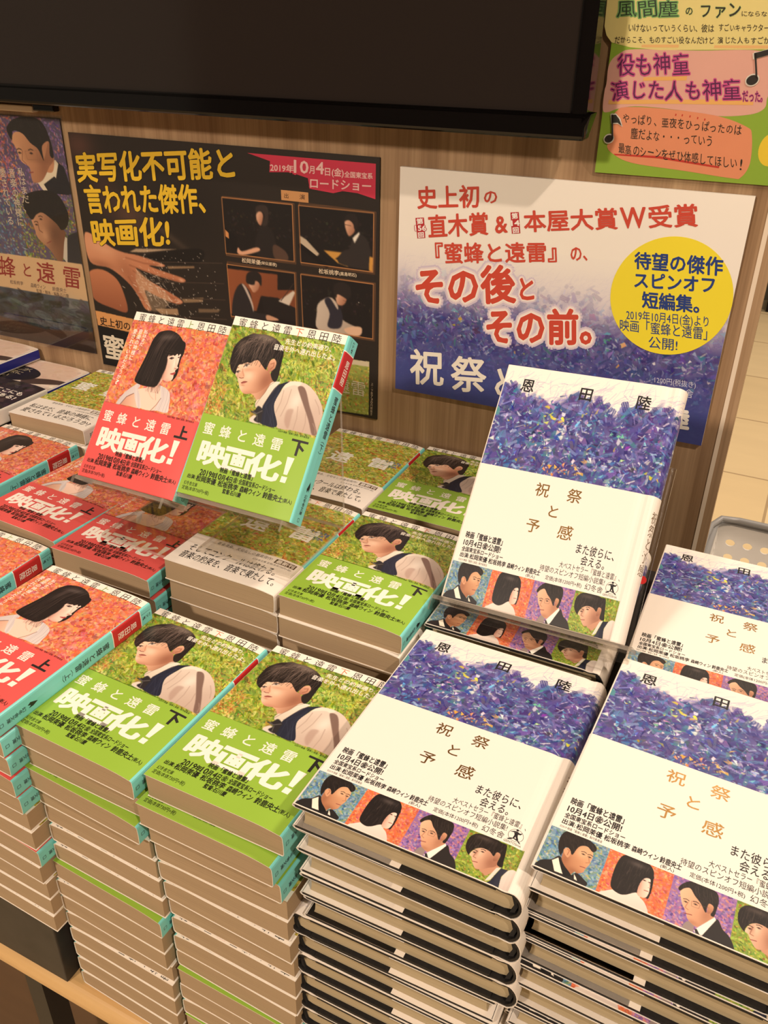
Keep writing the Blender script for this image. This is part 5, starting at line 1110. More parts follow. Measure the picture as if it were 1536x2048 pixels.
stack('red', -0.1195, 0.1573, 0.0152, 0.0166, ZR, 3, 'shaded red stack in front of the propped paperbacks', G_R,
      'red banded paperback in shadow below the propped red one, topmost of its stack', -0.0147, -0.003, [N('red'), N('red', 3, 3), N('red', 3, 3)], kind='red', seed=8, desc=P)
stack('red', -0.348, 0.172, -0.01, 0.0200, ZR, 3, 'red stack beside the left edge in the second row', G_R,
      'red banded paperback in the second row at left, topmost before the white banded book', kind='red', seed=9, desc=P)
stack('end', -0.0046, 0.1671, 0.0212, 0.0340, ZR, 4, 'white banded stack below the propped green paperback', 'white banded paperbacks in stacks',
      'painted green paperback with white paper band, below the propped green paperback', -0.0242, -0.0248, [N('end'), N('end', 2, 1), N('end', 1, 1), N('end', 2, 0)], seed=10, desc=P)
stack('green', 0.1035, 0.1687, 0.0137, 0.0331, ZR, 4, 'green stack left of the propped hardcover', G_G,
      'green banded paperback partly shaded, topmost just left of the propped hardcover', -0.0206, -0.0156, [N(), N('end', 0, -2), N('end', 1, 0), N('end', 1, 0)], seed=11, desc=P)
stack('end', -0.018, 0.3395, 0.012, 0.0185, ZR, 3, 'white banded stack against the wood wall', 'white banded paperbacks in stacks',
      'painted green paperback with white band, against the wall behind the acrylic leg', kind='end', seed=12, desc=P)
stack('green', 0.0903, 0.3420, 0.012, 0.0194, ZR, 3, 'green stack against the wood wall', G_G,
      'green banded paperback against the wall, topmost of the rear green stack', kind='green', seed=13, desc=P)
stack('begin', -0.342, 0.3226, 0.0331, 0.0344, ZR, 4, 'white banded stack at left behind the red ones', 'white banded paperbacks in stacks',
      'painted green paperback with white band, left of the propped red paperback', kind='begin', seed=14, desc=P)
stack('red', -0.2310, 0.3350, 0.02, 0.0180, ZR, 3, 'red stack hidden behind the propped red paperback', G_R,
      'red banded paperback mostly hidden behind the propped red one', kind='red', seed=15, desc=P)
stack('hard', 0.2181, 0.0057, 0.0096, 0.0292, TZ, 16, 'left one of the two front hardcover stacks', G_H,
      'white banded hardcover with blue painting, on top of the left front hardcover stack', -0.0051, -0.037,
      [N('hard'), N('hard', 1, 1), N('hard', 2, 2), N('hard', 2, 1), N('hard', 4, 1), Fl('hard', 0, 0), Fl('hard', 2, 1), Fl('hard', 3, 0), Fl('hard', 2, 0), Fl('hard', 3, 0), Fl('hard', 3, 0), N('hard', 3, 0), N('hard', 3, 0)], seed=16, desc=P)
stack('hard', 0.3530, 0.0190, -0.024, 0.0410, TZ, 17, 'right front hardcover stack cut by the right edge', G_H,
      'white banded hardcover with gold glare, topmost of the stack at the right edge', 0, -0.01,
      [N('hard'), N('hard', -1, 2), N('hard', -1, 1), N('hard', 0, 0)], kind='hard', seed=17, desc=P)
stack('hard', 0.2114, 0.2040, 0.0195, 0.0200, -0.0190, 2, 'hardcover pile beneath the propped white hardcover', G_H,
      'white banded hardcover lying flat under the clear stand of the propped one', 0, -0.03, kind='hard', seed=18, desc=P)
stack('hard', 0.3560, 0.2160, 0.02, 0.0200, -0.0190, 2, 'rear right hardcover pile by the grey basket', G_H,
      'white banded hardcover washed by glare, in the rear stack before the grey basket', kind='hard', seed=19, desc=P)

# two unrelated books and a comic at the far left
def plain_book(name, w, h, t, paint, spine, paper=(236, 230, 216), ppm=2.0):
    S = paperback_surface(w, h, t); M = surface_map(S, h); pm = PM(); ribbon(pm, S, 0, h, 0.3, paper)
    paint(pm, M); patch(pm, M, w, w+t-1.5, 0, h, spine, 0.06, 2)
    jm = pm.mesh(name+'_cover', [MAT_PRINT]); return jm, page_block(w, h, t, MAT_PAGES)
def put_plain(name, label, pg, jm, mat, group=None):
    r = empty(name, label, 'book', group); r.matrix_world = mat; link('page_block', pg, r); link('cover', jm, r); return r
BLUE = (40, 46, 140)
def p_story(pm, M):
    cv = Cv(148, 90, 1.6, (226, 208, 192)); r = np.random.default_rng(5)
    cv.dabs(400, [(236, 222, 208), (214, 188, 170), (230, 206, 186)], (2, 7), (1, 3), (0.2, 0.6), (0.3, 0.7), r=r)
    cv.poly([(60, 10), (130, 2), (146, 30), (120, 60), (70, 50)], (206, 170, 148), 0.6, 4); cv.poly([(100, 56), (146, 40), (148, 50), (110, 70)], (60, 44, 40), 0.9, 1)
    cv.dabs(120, [(244, 240, 232), (236, 230, 222)], (2, 5), (1.5, 3.5), (0, 1), (0.8, 1), (6, 4, 60, 26), r=r); cv.dabs(90, [(244, 240, 232)], (2, 5), (1.5, 3), (0, 1), (0.8, 1), (78, 72, 120, 98), r=r)
    art(pm, M, cv, 0, 0, 0.05)
    e = [(66+44*math.cos(a), 48+23*math.sin(a)) for a in np.linspace(0, 6.28, 40)[:-1]]; shape(pm, M, e, (34, 30, 32), 0.09)
    for s, y in (('人殺しが、', 33), ('あの家に', 45), ('来ない', 57)): text(pm, M, s, [(40, y-4), (40+len(s)*11, y+6)], (200, 184, 150), 0.13)
    patch(pm, M, 0, 148, 86.5, 90, BLUE, 0.12)
def p_comic(pm, M):
    cv = Cv(105, 146, 1.6, (40, 34, 44)); r = np.random.default_rng(6); cv.dabs(300, [(60, 50, 60), (30, 26, 36), (80, 60, 62)], (3, 9), (2, 4), (0.4, 1), (0.3, 0.8), r=r)
    cv.blob(40, 60, 16, 12, (226, 178, 150), 0.95); cv.blob(40, 50, 17, 7, (56, 40, 40), 0.9); art(pm, M, cv, 0, 0, 0.05)
    text(pm, M, 'ここにも', [(56, 22), (98, 32)], WHITE, 0.09, 0.02); text(pm, M, '音がある!', [(50, 34), (98, 44)], WHITE, 0.09, 0.02)
    for s, y in (('りんかい', 70), ('学区で', 96)):
        text(pm, M, s, [(8, y), (102, y+26)], (226, 120, 40), 0.09, 0.06); text(pm, M, s, [(8, y), (102, y+26)], (244, 210, 60), 0.13, 0.02)
jm1, pg1 = plain_book('story_book', 148.0, 90.0, 17.0, p_story, BLUE)
jm2, pg2 = plain_book('comic_book', 105.0, 146.0, 19.0, p_comic, (240, 236, 228))
for i in range(4):
    lab = 'pale book with a black oval on its cover, at left against the wall' if i == 0 else '%s book beneath the black oval cover at left' % ORD[i]
    put_plain('story_book', lab, pg1, jm1, Matrix.Translation((-0.5225, 0.3885, 0.025-(i+1)*0.0171)), 'blue edged books at the far left')
put_plain('story_book', 'dark blue edged book lying on the one with the black oval', pg1, jm1, Matrix.Translation((-0.604, 0.3875, 0.0254)), 'blue edged books at the far left')
for i in range(4):
    lab = 'dark comic with yellow lettering and white spine at the left edge' if i == 0 else '%s white spined comic under the yellow lettered one' % ORD[i]
    put_plain('comic_book', lab, pg2, jm2, Matrix.Translation((-0.4540, 0.2390, 0.040-(i+1)*0.0208)) @ Matrix.Diagonal((1, 1, 1.07, 1)), 'comics at the far left')

# ------------------------------------------------------------------ propped books on clear acrylic stands
def pose(x, y, z, a, t, ro):
    X = Vector((math.cos(a), math.sin(a), 0)); B = Vector((-math.sin(a), math.cos(a), 0)); Y = B*math.cos(t)+Vector((0, 0, math.sin(t)))
    X2 = X*math.cos(ro)+Y*math.sin(ro); Y2 = -X*math.sin(ro)+Y*math.cos(ro); Z = X2.cross(Y2)
    return Matrix(((X2.x, Y2.x, Z.x, x), (X2.y, Y2.y, Z.y, y), (X2.z, Y2.z, Z.z, z), (0, 0, 0, 1)))
def propped(kind, ps, label):
    m = pose(*ps) @ Matrix.Translation((0, 0, -KINDS[kind]['t']*MM)); book(kind, m, label); return m
PG1, PG2, PF = (-0.0982, 0.1814, 0.0804, -.0814, .8724, .054), (0.0063, 0.1811, 0.0911, -.0069, .8873, .0081), (.2181, .218, .038, -.0569, .8474, .0562)
propped('red', PG1, 'red banded paperback propped upright at an angle on a clear stand')
propped('green', PG2, 'green banded paperback propped upright beside the tilted red one')
propped('hard', PF, 'white banded hardcover propped upright on a clear stand before the blue poster')

def slab(parent, name, corners_a, corners_b, mats=(MAT_ACRYL, MAT_ACRYL_EDGE)):
    """clear sheet between two parallel quads, polished edges as their own material"""
    pm = PM(); v = np.array([list(c) for c in corners_a]+[list(c) for c in corners_b])
    pm.add(v, np.array([[0, 1, 2, 3], [7, 6, 5, 4]]), (1, 1, 1), 0); i = np.arange(4); j = (i+1) % 4
    pm.add(v, np.c_[i, j, j+4, i+4], (1, 1, 1), 1); me = pm.mesh(name, list(mats)); return link(name, me, parent)
def stand(ps, w, t, hback, x0, x1, label, base_z, flange, rear=None, lipw=(0, 0), sticker=False):
    m = pose(*ps); root = empty('acrylic_book_stand', label, 'book stand'); th = 0.003; g = 0.0006
    q = lambda x, y, z: m @ Vector((x, y, z))
    zb = -t*MM-g                                          # plane of the back plate
    def plate(name, a, b): return slab(root, name, a, b)
    plate('back_plate', [q(x0, -0.004, zb), q(x1, -0.004, zb), q(x1, hback, zb), q(x0, hback, zb)], [q(x0, -0.004, zb-th), q(x1, -0.004, zb-th), q(x1, hback, zb-th), q(x0, hback, zb-th)])
    l0, l1 = x0+lipw[0], x1+lipw[1]
    plate('shelf', [q(l0, -g, 0.004), q(l1, -g, 0.004), q(l1, -g, zb), q(l0, -g, zb)], [q(l0, -g-th, 0.004), q(l1, -g-th, 0.004), q(l1, -g-th, zb), q(l0, -g-th, zb)])
    plate('front_flange', [q(l0, -g, 0.004), q(l1, -g, 0.004), q(l1, -flange, 0.004), q(l0, -flange, 0.004)], [q(l0, -g, 0.007), q(l1, -g, 0.007), q(l1, -flange, 0.007), q(l0, -flange, 0.007)])
    # rear leg drops vertically from the top of the back plate, and a foot runs forward under the shelf
    ta, tb = q(x0, hback, zb-th), q(x1, hback, zb-th)
    ra, rb = rear if rear else (0.0, 1.0)
    pa, pb = ta.lerp(tb, ra), ta.lerp(tb, rb); dn = Vector((0, 0, 1)); bk = Vector((0, 0.003, 0))
    fa, fb = Vector((pa.x, pa.y+0.004, base_z)), Vector((pb.x, pb.y+0.004, base_z))
    plate('rear_leg', [fa, fb, pb, pa], [fa+bk, fb+bk, pb+bk, pa+bk])
    fw = Vector((0, -0.085, 0)); up = Vector((0, 0, 0.003))
    plate('foot', [fa, fb, fb+fw, fa+fw], [fa+up, fb+up, fb+fw+up, fa+fw+up])
    if sticker:
        c = q(0.1345, 0.050, zb); pm = PM(); an = np.linspace(0, 6.28, 20)[:-1]
        ex, ey = m.to_3x3() @ Vector((1, 0, 0)), m.to_3x3() @ Vector((0, 1, 0)); ez = ex.cross(ey)
        pts = [c+ez*0.0006+ex*0.003*math.cos(a)+ey*0.003*math.sin(a) for a in an]; pts2 = [p_-ez*0.0004 for p_ in pts]
        k = len(pts); pm.add([list(p_) for p_ in pts+pts2], [tuple(range(k)), tuple(range(2*k-1, k-1, -1))]+[(i_, (i_+1) % k, (i_+1) % k+k, i_+k) for i_ in range(k)], lin((206, 40, 40)))
        tag(link('round_sticker', pm.mesh('round_sticker', [MAT_PRINT]), root), 'small round red sticker')
    return root
stand(PG1, PBW, PBT, 0.110, 0.002, 0.098, 'clear acrylic stand holding up the tilted red paperback', 0.0190, 0.009, (0.05, 0.80))
stand(PG2, PBW, PBT, 0.112, 0.004, 0.100, 'clear acrylic stand holding up the green paperback', 0.0352, 0.009, (0.05, 0.97))
stand(PF, HW, HT+1.0, 0.136, 0.004, 0.1385, 'clear acrylic stand with a red sticker, holding the white hardcover', 0.0226, 0.0125, (0.08, 0.92), (-0.010, 0.004), True)

# ------------------------------------------------------------------ wall posters
def board(name, label, cat, M, w, h, th, edge=(236, 230, 220), mat=MAT_POSTER):
    pm = PM(); c = [(0, 0), (w, 0), (w, h), (0, h)]; X = [p[0] for p in c]; Y = [p[1] for p in c]
    v = np.concatenate([M(X, Y, -th), M(X, Y, 0.0)]); i = np.arange(4); j = (i+1) % 4
    pm.add(v, np.concatenate([np.c_[i, j, j+4, i+4], [[3, 2, 1, 0], [4, 5, 6, 7]]]), lin(edge)); return pm

# film announcement poster: dark concert hall, yellow lettering, four framed photographs
M = wall_map(-352, 301.5, 1.6); pm = board('p', '', '', M, 377, 265, 1.4, (30, 26, 24))
cv = Cv(377, 265, 1.5, (40, 33, 28)); r = np.random.default_rng(41)
cv.blob(12, 12, 22, 16, (92, 60, 50), 0.8); cv.blob(150, 70, 60, 50, (30, 25, 22), 0.8); cv.blob(70, 80, 26, 18, (96, 66, 52), 0.7, 0.4); cv.blob(120, 96, 40, 4, (92, 76, 62), 0.5, 0.5); cv.blob(40, 60, 16, 26, (70, 46, 40), 0.6)
cv.poly(P2S['dark'], (22, 18, 16), 1, 1)
for k, c in (('k1', (150, 120, 88)), ('k2', (176, 142, 106)), ('k3', (150, 122, 90)), ('k4', (120, 98, 74)), ('k5', (190, 164, 132))): cv.poly(P2S[k], c, 0.9, 0.8, 0)
for y in (128, 150, 168, 190): cv.line([(100, y), (190, y-9)], 1.2, (64, 52, 44), 0.9)
cv.poly(P2S['arm'], (190, 122, 84), 1, 0.6, col2=(150, 88, 60), d=(0, 1))
hm = cv.full(P2S['hand'], 5, 0.4); cv.poly(P2S['hand'], (206, 144, 106), 1, 0.4, col2=(184, 116, 82), d=(1, 0.4))
cv.blob(30, 122, 26, 8, (226, 172, 134), 0.5, 0.2, hm); cv.blob(60, 150, 12, 26, (150, 92, 64), 0.55, -0.5, hm); cv.blob(20, 140, 20, 5, (146, 90, 64), 0.6, 0.1, hm)
for a, b in (((58, 128), (108, 131)), ((62, 136), (134, 146)), ((66, 142), (128, 170)), ((58, 150), (84, 182))): cv.line([a, ((a[0]+b[0])/2, (a[1]+b[1])/2+2), b], 2.2, (150, 92, 64), 0.5, hm)
for x, y in ((107, 131), (133, 144.5), (127, 169)): cv.blob(x, y, 3.4, 2, (232, 184, 150), 0.7, 0.3, hm)
wm = cv.full(P2S['water'], 5, 1.5); cv.poly(P2S['water'], (196, 166, 132), 0.45, 1.5)
for j in range(170):
    x, y = r.normal(92, 18), r.normal(162, 15); a = r.uniform(-0.4, 1.6); L = r.uniform(1, 5); cv.line([(x, y), (x+L*math.cos(a), y+L*math.sin(a))], r.uniform(0.3, 0.9), (232, 216, 196), r.uniform(0.3, 0.9))
for j in range(120): cv.blob(r.uniform(80, 180), r.uniform(112, 200), r.uniform(0.3, 0.7), r.uniform(0.3, 0.8), (226, 214, 200), 0.8)
for k in ('f1', 'f2', 'f3', 'f4'):
    q = np.array(P2S[k])
    for s in range(4):
        d = np.array([(0.4*s, -1.3*s*(1 if k in ('f2', 'f3') else 0.4)), (1.0*s, -0.5*s), (0.9*s, 0.9*s), (0.2*s, 1.0*s)]); p = q+d*0.8
        cv.line(np.r_[p, p[:1]], 0.5, (150, 98, 58), 0.6)
    cv.poly(q, (24, 20, 19), smooth=0)
    if k in ('f1', 'f2', 'f4'):
        m = cv.full(q, 0); x0, y0, x1, y1 = q[:, 0].min(), q[:, 1].min(), q[:, 0].max(), q[:, 1].max()
        cv.dabs(90, [(56, 44, 38), (42, 34, 30), (66, 50, 42)], (1, 2.2), (0.8, 1.6), (0, 1), (0.2, 0.6), (x0+2, y0+10, x1-2, y0+36), clip=m, r=r)
SK, SK2 = (226, 178, 146), (170, 116, 88)
def sil(k, c, c2=None, sm=4): cv.poly(P2S[k], c, 1, 0.25, sm, col2=c2, d=(1, 0.5))
sil('p1body', (34, 29, 28)); sil('p1hair', (52, 42, 38)); sil('p1face', SK, SK2); sil('p1arm', (220, 166, 132)); sil('p1pi', (18, 15, 15), None, 0); cv.poly([(197, 83), (201, 86), (201, 92), (197, 90)], (206, 140, 84), smooth=0); sil('p1g', (84, 62, 50))
sil('p2wood', (206, 150, 70), None, 0); sil('p2body', (46, 40, 38)); sil('p2face', SK, SK2); sil('p2hair', (36, 29, 27)); sil('p2col', (236, 226, 208), None, 0); sil('p2gold', (214, 154, 70), None, 0); sil('p2sheet', (196, 178, 152), None, 0)
cv.line([(288, 90), (312, 104), (318, 106)], 5, (16, 13, 13), 1); cv.line([(296, 82), (322, 102)], 1.6, (20, 17, 17), 1); cv.line([(340, 64), (346, 64.5)], 0.5, (80, 60, 50), 0.9)
sil('p3wall', (146, 82, 48), (122, 66, 40), 0); sil('p3piano', (30, 25, 24), None, 0); sil('p3body', (40, 36, 37)); sil('p3lap', (196, 178, 164)); sil('p3face', SK, SK2); sil('p3hair', (34, 28, 26)); sil('p3sheet', (214, 200, 182), None, 0); sil('p3hand', (206, 156, 124)); cv.line([(262, 150), (278, 130)], 0.8, (60, 46, 40), 1)
sil('p4sh', (206, 190, 172), (176, 156, 138)); sil('p4vest', (44, 42, 52)); sil('p4face', SK, SK2); sil('p4hair', (38, 31, 29)); sil('p4hand', (226, 184, 152)); cv.blob(354.5, 139.5, 0.5, 0.5, (240, 232, 220), 1)
cv.line([(336.5, 139.6), (339.5, 140.3)], 0.4, (120, 76, 62), 0.9)
for k in ('f1', 'f2', 'f3', 'f4'): q = np.array(P2S[k]); cv.line(np.r_[q, q[:1]], 0.7, (206, 140, 84), 1)
cv.poly(P2S['obi'], (214, 152, 92), smooth=0); cv.poly([(1, 216), (90, 219), (84, 265), (0, 265)], (22, 19, 18), smooth=0)
cv.poly([(255, 200), (327, 202), (319, 262), (252, 260)], (150, 150, 80), smooth=0); cv.poly(P2S['thumb'], (150, 158, 74), smooth=0); cv.dabs(500, YGREEN_PAL, (1, 2.6), (0.6, 1.3), (0.4, 1), (0.5, 0.9), clip=cv.full(P2S['thumb'], 0), box=(316, 200, 368, 264), r=r); cv.poly(P2S['thumbw'], (206, 192, 160), smooth=0)
art(pm, M, cv, 0, 0, 0.02)
shape(pm, M, P2S['banner'], (206, 52, 78), 0.15); patch(pm, M, 268, 299.3, 37.5, 47.2, (196, 142, 90), 0.15)
YEL, PK = (226, 186, 44), (240, 196, 190)
for k, q in P2T.items():
    if k in ('実写化不可能と', '言われた傑作、', '映画化!'): text(pm, M, k, q, (20, 16, 14), 0.2, 0.05, k=6); text(pm, M, k, q, YEL, 0.3, 0.03)
    elif k in ('2019年', '10', '月', '4', '日(金)', '全国東宝系', 'ロードショー'): text(pm, M, k, q, (206, 52, 78), 0.2, 0.13); text(pm, M, k, q, PK, 0.3, 0.02)
    elif k in ('出', '演'): text(pm, M, k, q, (80, 52, 34), 0.3)
    elif k == '史上初の': text(pm, M, k, q, (40, 26, 20), 0.3, 0.01)
    elif k == '蜜': text(pm, M, k, q, (226, 212, 190), 0.3, 0.02)
    elif k.startswith('上'): text(pm, M, '上・下各730円税抜き', q, (206, 186, 160), 0.3, vertical=True)
    else: text(pm, M, k, q, (226, 206, 176), 0.3, 0.014)
text(pm, M, '森崎ウィン', [(216, 177.5), (244, 183)], (226, 206, 176), 0.3, 0.014); text(pm, M, '鈴鹿央士', [(309, 177.5), (333, 183)], (226, 206, 176), 0.3, 0.014)
text(pm, M, '蜂と遠雷', [(46, 223), (200, 258)], (226, 212, 190), 0.3, 0.02); text(pm, M, '遠雷', [(326, 224), (364, 242)], (214, 206, 176), 0.3)
tag(link('film_poster', pm.mesh('film_poster', [MAT_POSTER])), 'black film poster with yellow lettering and four framed photographs on the wall', 'poster')

# white and blue poster for the prize-winning hardcover
M = wall_map(47, 295.5, 4.2); pm = board('p', '', '', M, 309, 218, 3.8, (244, 238, 228)); patch(pm, M, 0, 309, 0, 218, (246, 238, 226), 0.02, 400)
cv = paint_blue(309, 156, 1.9, 9, 34, 70, 0.9)
g = np.clip((cv.Y-8)/62, 0, 1)[..., None]; cv.a = np.array((246, 238, 226.0))*(1-g)+cv.a*g
hz = np.exp(-((cv.Y-40)/26)**2)[..., None]*0.35; cv.a = cv.a*(1-hz)+np.array((206, 196, 220.0))*hz
nv = np.clip((cv.Y-78)/52, 0, 1)[..., None]**1.2*0.93; cv.a = cv.a*(1-nv)+np.array((62, 70, 136.0))*nv
art(pm, M, cv, 0, 62, 0.04)
RD, PW_ = (206, 72, 52), (250, 240, 232)
for k, q in P3T.items():
    if k in ('その後', 'と', 'その前。'):
        for bo, c_, ly in ((0.16, (214, 200, 216), 0.1), (0.11, (236, 222, 222), 0.16), (0.07, PW_, 0.22)): text(pm, M, k, q, c_, ly, bo, k=12)
        text(pm, M, k, q, RD, 0.3, 0.034)
    elif k in ('史上初', 'の', '直木賞', '&', '本屋大賞', 'W', '受賞', '『蜜蜂と遠雷』', 'の、'): text(pm, M, k, q, RD, 0.3, 0.022)
c = np.array([258.2, 87.2]); R = 51.0
shape(pm, M, [(c[0]+R*math.cos(a), c[1]+R*math.sin(a)) for a in np.linspace(0, 2*math.pi, 73)[:-1]], (244, 224, 52), 0.34)
NB = (36, 62, 128)
for k, q in P3T.items():
    if k in ('待望の傑作', 'スピンオフ', '短編集。'): text(pm, M, k, q, NB, 0.4, 0.028)
    elif k.startswith('2019') or k.startswith('映画') or k.startswith('公開'): text(pm, M, k, q, NB, 0.4, 0.006)
    elif k in ('祝', '祭'): text(pm, M, k, q, (240, 232, 218), 0.4, 0.02)
    elif k.startswith('1200') or k in ('幻冬舎',): text(pm, M, k, q, (206, 206, 226), 0.4)
    elif k == '陸': text(pm, M, k, q, (240, 234, 224), 0.4, 0.05)
text(pm, M, 'と', [(102, 174), (136, 208)], (240, 232, 218), 0.4, 0.02); text(pm, M, '予感', [(140, 170), (222, 210)], (240, 232, 218), 0.4, 0.02); text(pm, M, '恩田', [(228, 185), (270, 206)], (240, 234, 224), 0.4, 0.05)
for k in ('b1', 'b2'): shape(pm, M, P3S[k], (188, 46, 50), 0.34)
for q, ss in ((P3S['b1'], ('第', '156', '回')), (P3S['b2'], ('第', '14', '回'))):
    q = np.array(q)
    for i, s in enumerate(ss):
        a, b = i/3, (i+1)/3; e = 1.6 if s == '156' else (0.2 if s == '14' else -0.8)
        p_ = [q[0]+(q[3]-q[0])*a-(e, -0.5), q[1]+(q[2]-q[1])*a+(e, 0.5), q[1]+(q[2]-q[1])*b+(e, -0.3), q[0]+(q[3]-q[0])*b-(e, 0.3)]
        if s == '156': text(pm, M, s, p_, (188, 46, 50), 0.4, 0.1)
        text(pm, M, s, p_, PW_, 0.46, 0.03)
tag(link('award_poster', pm.mesh('award_poster', [MAT_POSTER])), 'white and blue poster with a yellow disc on the wall behind the hardcover', 'poster')

# film poster in clear film at the left edge
M = wall_map(-560, 314, 1.9); W1, H1 = 199, 266
root = empty('laminated_poster', 'laminated film poster with two portraits and red title at the left edge', 'poster'); pm = board('p', '', '', M, W1, H1, 0.8, (60, 50, 44))
cv = Cv(W1, H1, 1.5, (96, 84, 110)); r = np.random.default_rng(51)
cv.dabs(900, VIOLET_PAL, (1.2, 3), (0.6, 1.4), (1.2, 0.8), box=(90, 0, W1, 90), r=r); cv.dabs(900, RED_PAL, (1.2, 3), (0.6, 1.4), (0.8, 0.8), box=(0, 0, 124, 90), r=r)
cv.dabs(900, NIGHT_PAL, (1.2, 3), (0.6, 1.4), (0.8, 0.8), box=(0, 86, 120, 160), r=r); cv.dabs(900, GREEN_PAL+[(150, 80, 50)], (1.2, 3), (0.6, 1.4), (0.8, 0.8), box=(112, 82, W1, 160), r=r)
cv.poly(P1S['suitA'], (36, 33, 38), smooth=0); cv.poly(P1S['colA'], (226, 212, 186), smooth=0); cv.poly([(160, 70), (178, 60), (196, 79), (166, 79)], (36, 33, 38), smooth=0)
cv.blob(175, 33, 5, 8, (206, 150, 112), 1.0); cv.poly([(164, 30), (178, 24), (182, 40), (176, 56), (162, 52)], (196, 140, 104)); fm = cv.full(P1S['faceA']); cv.poly(P1S['faceA'], (222, 166, 124), col2=(160, 108, 80), d=(1, 0.5)); cv.blob(165, 50, 9, 14, (140, 92, 68), 0.6, 0.2, fm); cv.blob(132, 40, 4, 10, (236, 184, 144), 0.6, -0.3, fm)
hm = cv.full(P1S['hairA']); cv.poly(P1S['hairA'], (40, 34, 32)); hair_lines(cv, hm, 60, 118, 175, 0, 20, r, 0.4); face_marks(cv, (131.5, 38.5), (149, 38), [(141, 59), (147, 58)], 2.6)
cv.line([(136, 36), (133.5, 46), (139, 50)], 1.2, (150, 98, 72), 0.8); cv.line([(140, 36), (158, 34), (157, 44), (142, 45), (140, 36)], 0.4, (150, 110, 86), 0.8)
cv.poly(P1S['vestB'], (44, 44, 52), smooth=0); cv.poly([(160, 140), (172, 122), (182, 128), (176, 158)], (206, 196, 180), smooth=0)
fm = cv.full(P1S['faceB']); cv.poly(P1S['faceB'], (206, 154, 118), col2=(120, 80, 60), d=(1, 0.2)); cv.blob(165, 125, 10, 16, (96, 64, 50), 0.6, 0.3, fm); cv.blob(148, 128, 6, 8, (226, 176, 138), 0.5, 0, fm)
hm = cv.full(P1S['hairB']); cv.poly(P1S['hairB'], (36, 30, 28)); hair_lines(cv, hm, 60, 124, 185, 78, 104, r, -0.3); face_marks(cv, (137.5, 117), (146, 110), [(149, 137), (156, 134)], 2.2)
cv.line([(140, 113), (140.5, 123), (145, 125)], 1.2, (120, 78, 60), 0.8)
cv.poly(P1S['band'], (216, 180, 138), smooth=0)
cv.poly([(0, 200), (200, 200), (200, 250), (0, 250)], (70, 78, 92), smooth=0, col2=(52, 50, 54), d=(0, 1))
cv.blob(180, 212, 26, 12, (170, 168, 160), 0.6, 0.2)
cv.dabs(200, [(60, 66, 78), (36, 34, 36), (92, 98, 108), (28, 26, 28)], (4, 16), (2, 6), (0.1, 0.3), (0.3, 0.8), (0, 204, 200, 246), r=r)
for j in range(30): cv.line([(88+j*2.2, 212), (88+j*2.2, 234+r.uniform(0, 10))], 0.7, (150, 150, 150), 0.3)
cv.poly([(0, 236), (120, 246), (200, 238), (200, 268), (0, 268)], (96, 64, 42), 1, 2, 0, col2=(40, 30, 26), d=(0, 1))
for y in (246, 254, 262): cv.line([(0, y), (200, y+4)], 0.8, (60, 40, 30), 0.6)
art(pm, M, cv, 0, 0, 0.02)
for k, q in P1T.items():
    if k in ('蜂', 'と', '遠', '雷'): text(pm, M, k, q, (150, 44, 44), 0.2, 0.008)
    elif k in ('私はまだ、', '音楽の神様に', '愛されている'): text(pm, M, k, q, (206, 190, 170), 0.2, 0.01, vertical=True)
    else: text(pm, M, k, q, (110, 88, 84), 0.2)
text(pm, M, '蜜', [(20, 160), (52, 188)], (150, 44, 44), 0.2, 0.008); text(pm, M, '監督・脚本・編集:石川慶', [(118, 195), (170, 200)], (110, 88, 74), 0.2)
link('print', pm.mesh('print', [MAT_POSTER]), root)
pm = PM(); X, Y = [-4, W1+5, W1+5, -4], [-4, -4, H1+4, H1+4]; v = np.concatenate([M(X, Y, 0.6), M(X, Y, 0.8)]); i = np.arange(4)
pm.add(v, np.concatenate([[[0, 1, 2, 3], [7, 6, 5, 4]], np.c_[i, (i+1) % 4, (i+1) % 4+4, i+4]]), (1, 1, 1)); link('laminate_film', pm.mesh('laminate_film', [MAT_LAMINATE]), root)

# hand-written shop card in clear film
M = wall_map(222, 440, 2.2); root = empty('handwritten_shop_card', 'hand-lettered green card with yellow, pink and orange bubbles at upper right', 'sign')
pm = PM(); outl = [(1, -30), (4.3, 41), (4.1, 136.3), (152, 136), (152, -30)]
X = [p_[0] for p_ in outl]; Y = [p_[1] for p_ in outl]; n5 = len(outl); i = np.arange(n5); j = (i+1) % n5
v = np.concatenate([M(X, Y, -0.8), M(X, Y, 0)]); pm.add(v, [tuple(range(n5)), tuple(range(2*n5-1, n5-1, -1))]+[tuple(t_) for t_ in np.c_[i, j, j+n5, i+n5]], lin((150, 186, 62)))
shape(pm, M, POPS['pink'], (238, 182, 168), 0.1, 5); shape(pm, M, POPS['orange'], (240, 156, 116), 0.16, 5)
shape(pm, M, [(-4.1, -28)]+POPS['yellow'][1:-2]+[(126, 41), (126, -28)], (242, 226, 150), 0.13, 0)
shape(pm, M, [(137.6+9*math.cos(a), 110+12*math.sin(a)) for a in np.linspace(0, 6.28, 30)[:-1]], (248, 214, 60), 0.12)
for a in ([(33, 63.6), (66, 61.6), (66, 64.6), (33, 66)], [(8, 81), (108, 76), (118, 77.5), (118, 79.6), (60, 81.4), (8, 84)]): shape(pm, M, a, (248, 190, 110), 0.2)
for a in ([(28, 41), (56, 40.4), (56, 42.4), (28, 42.8)], [(82, 40.2), (122, 39.4), (122, 41.4), (82, 42)]): shape(pm, M, a, (246, 196, 130), 0.2)
shape(pm, M, POPS['under'], (206, 60, 48), 0.22)
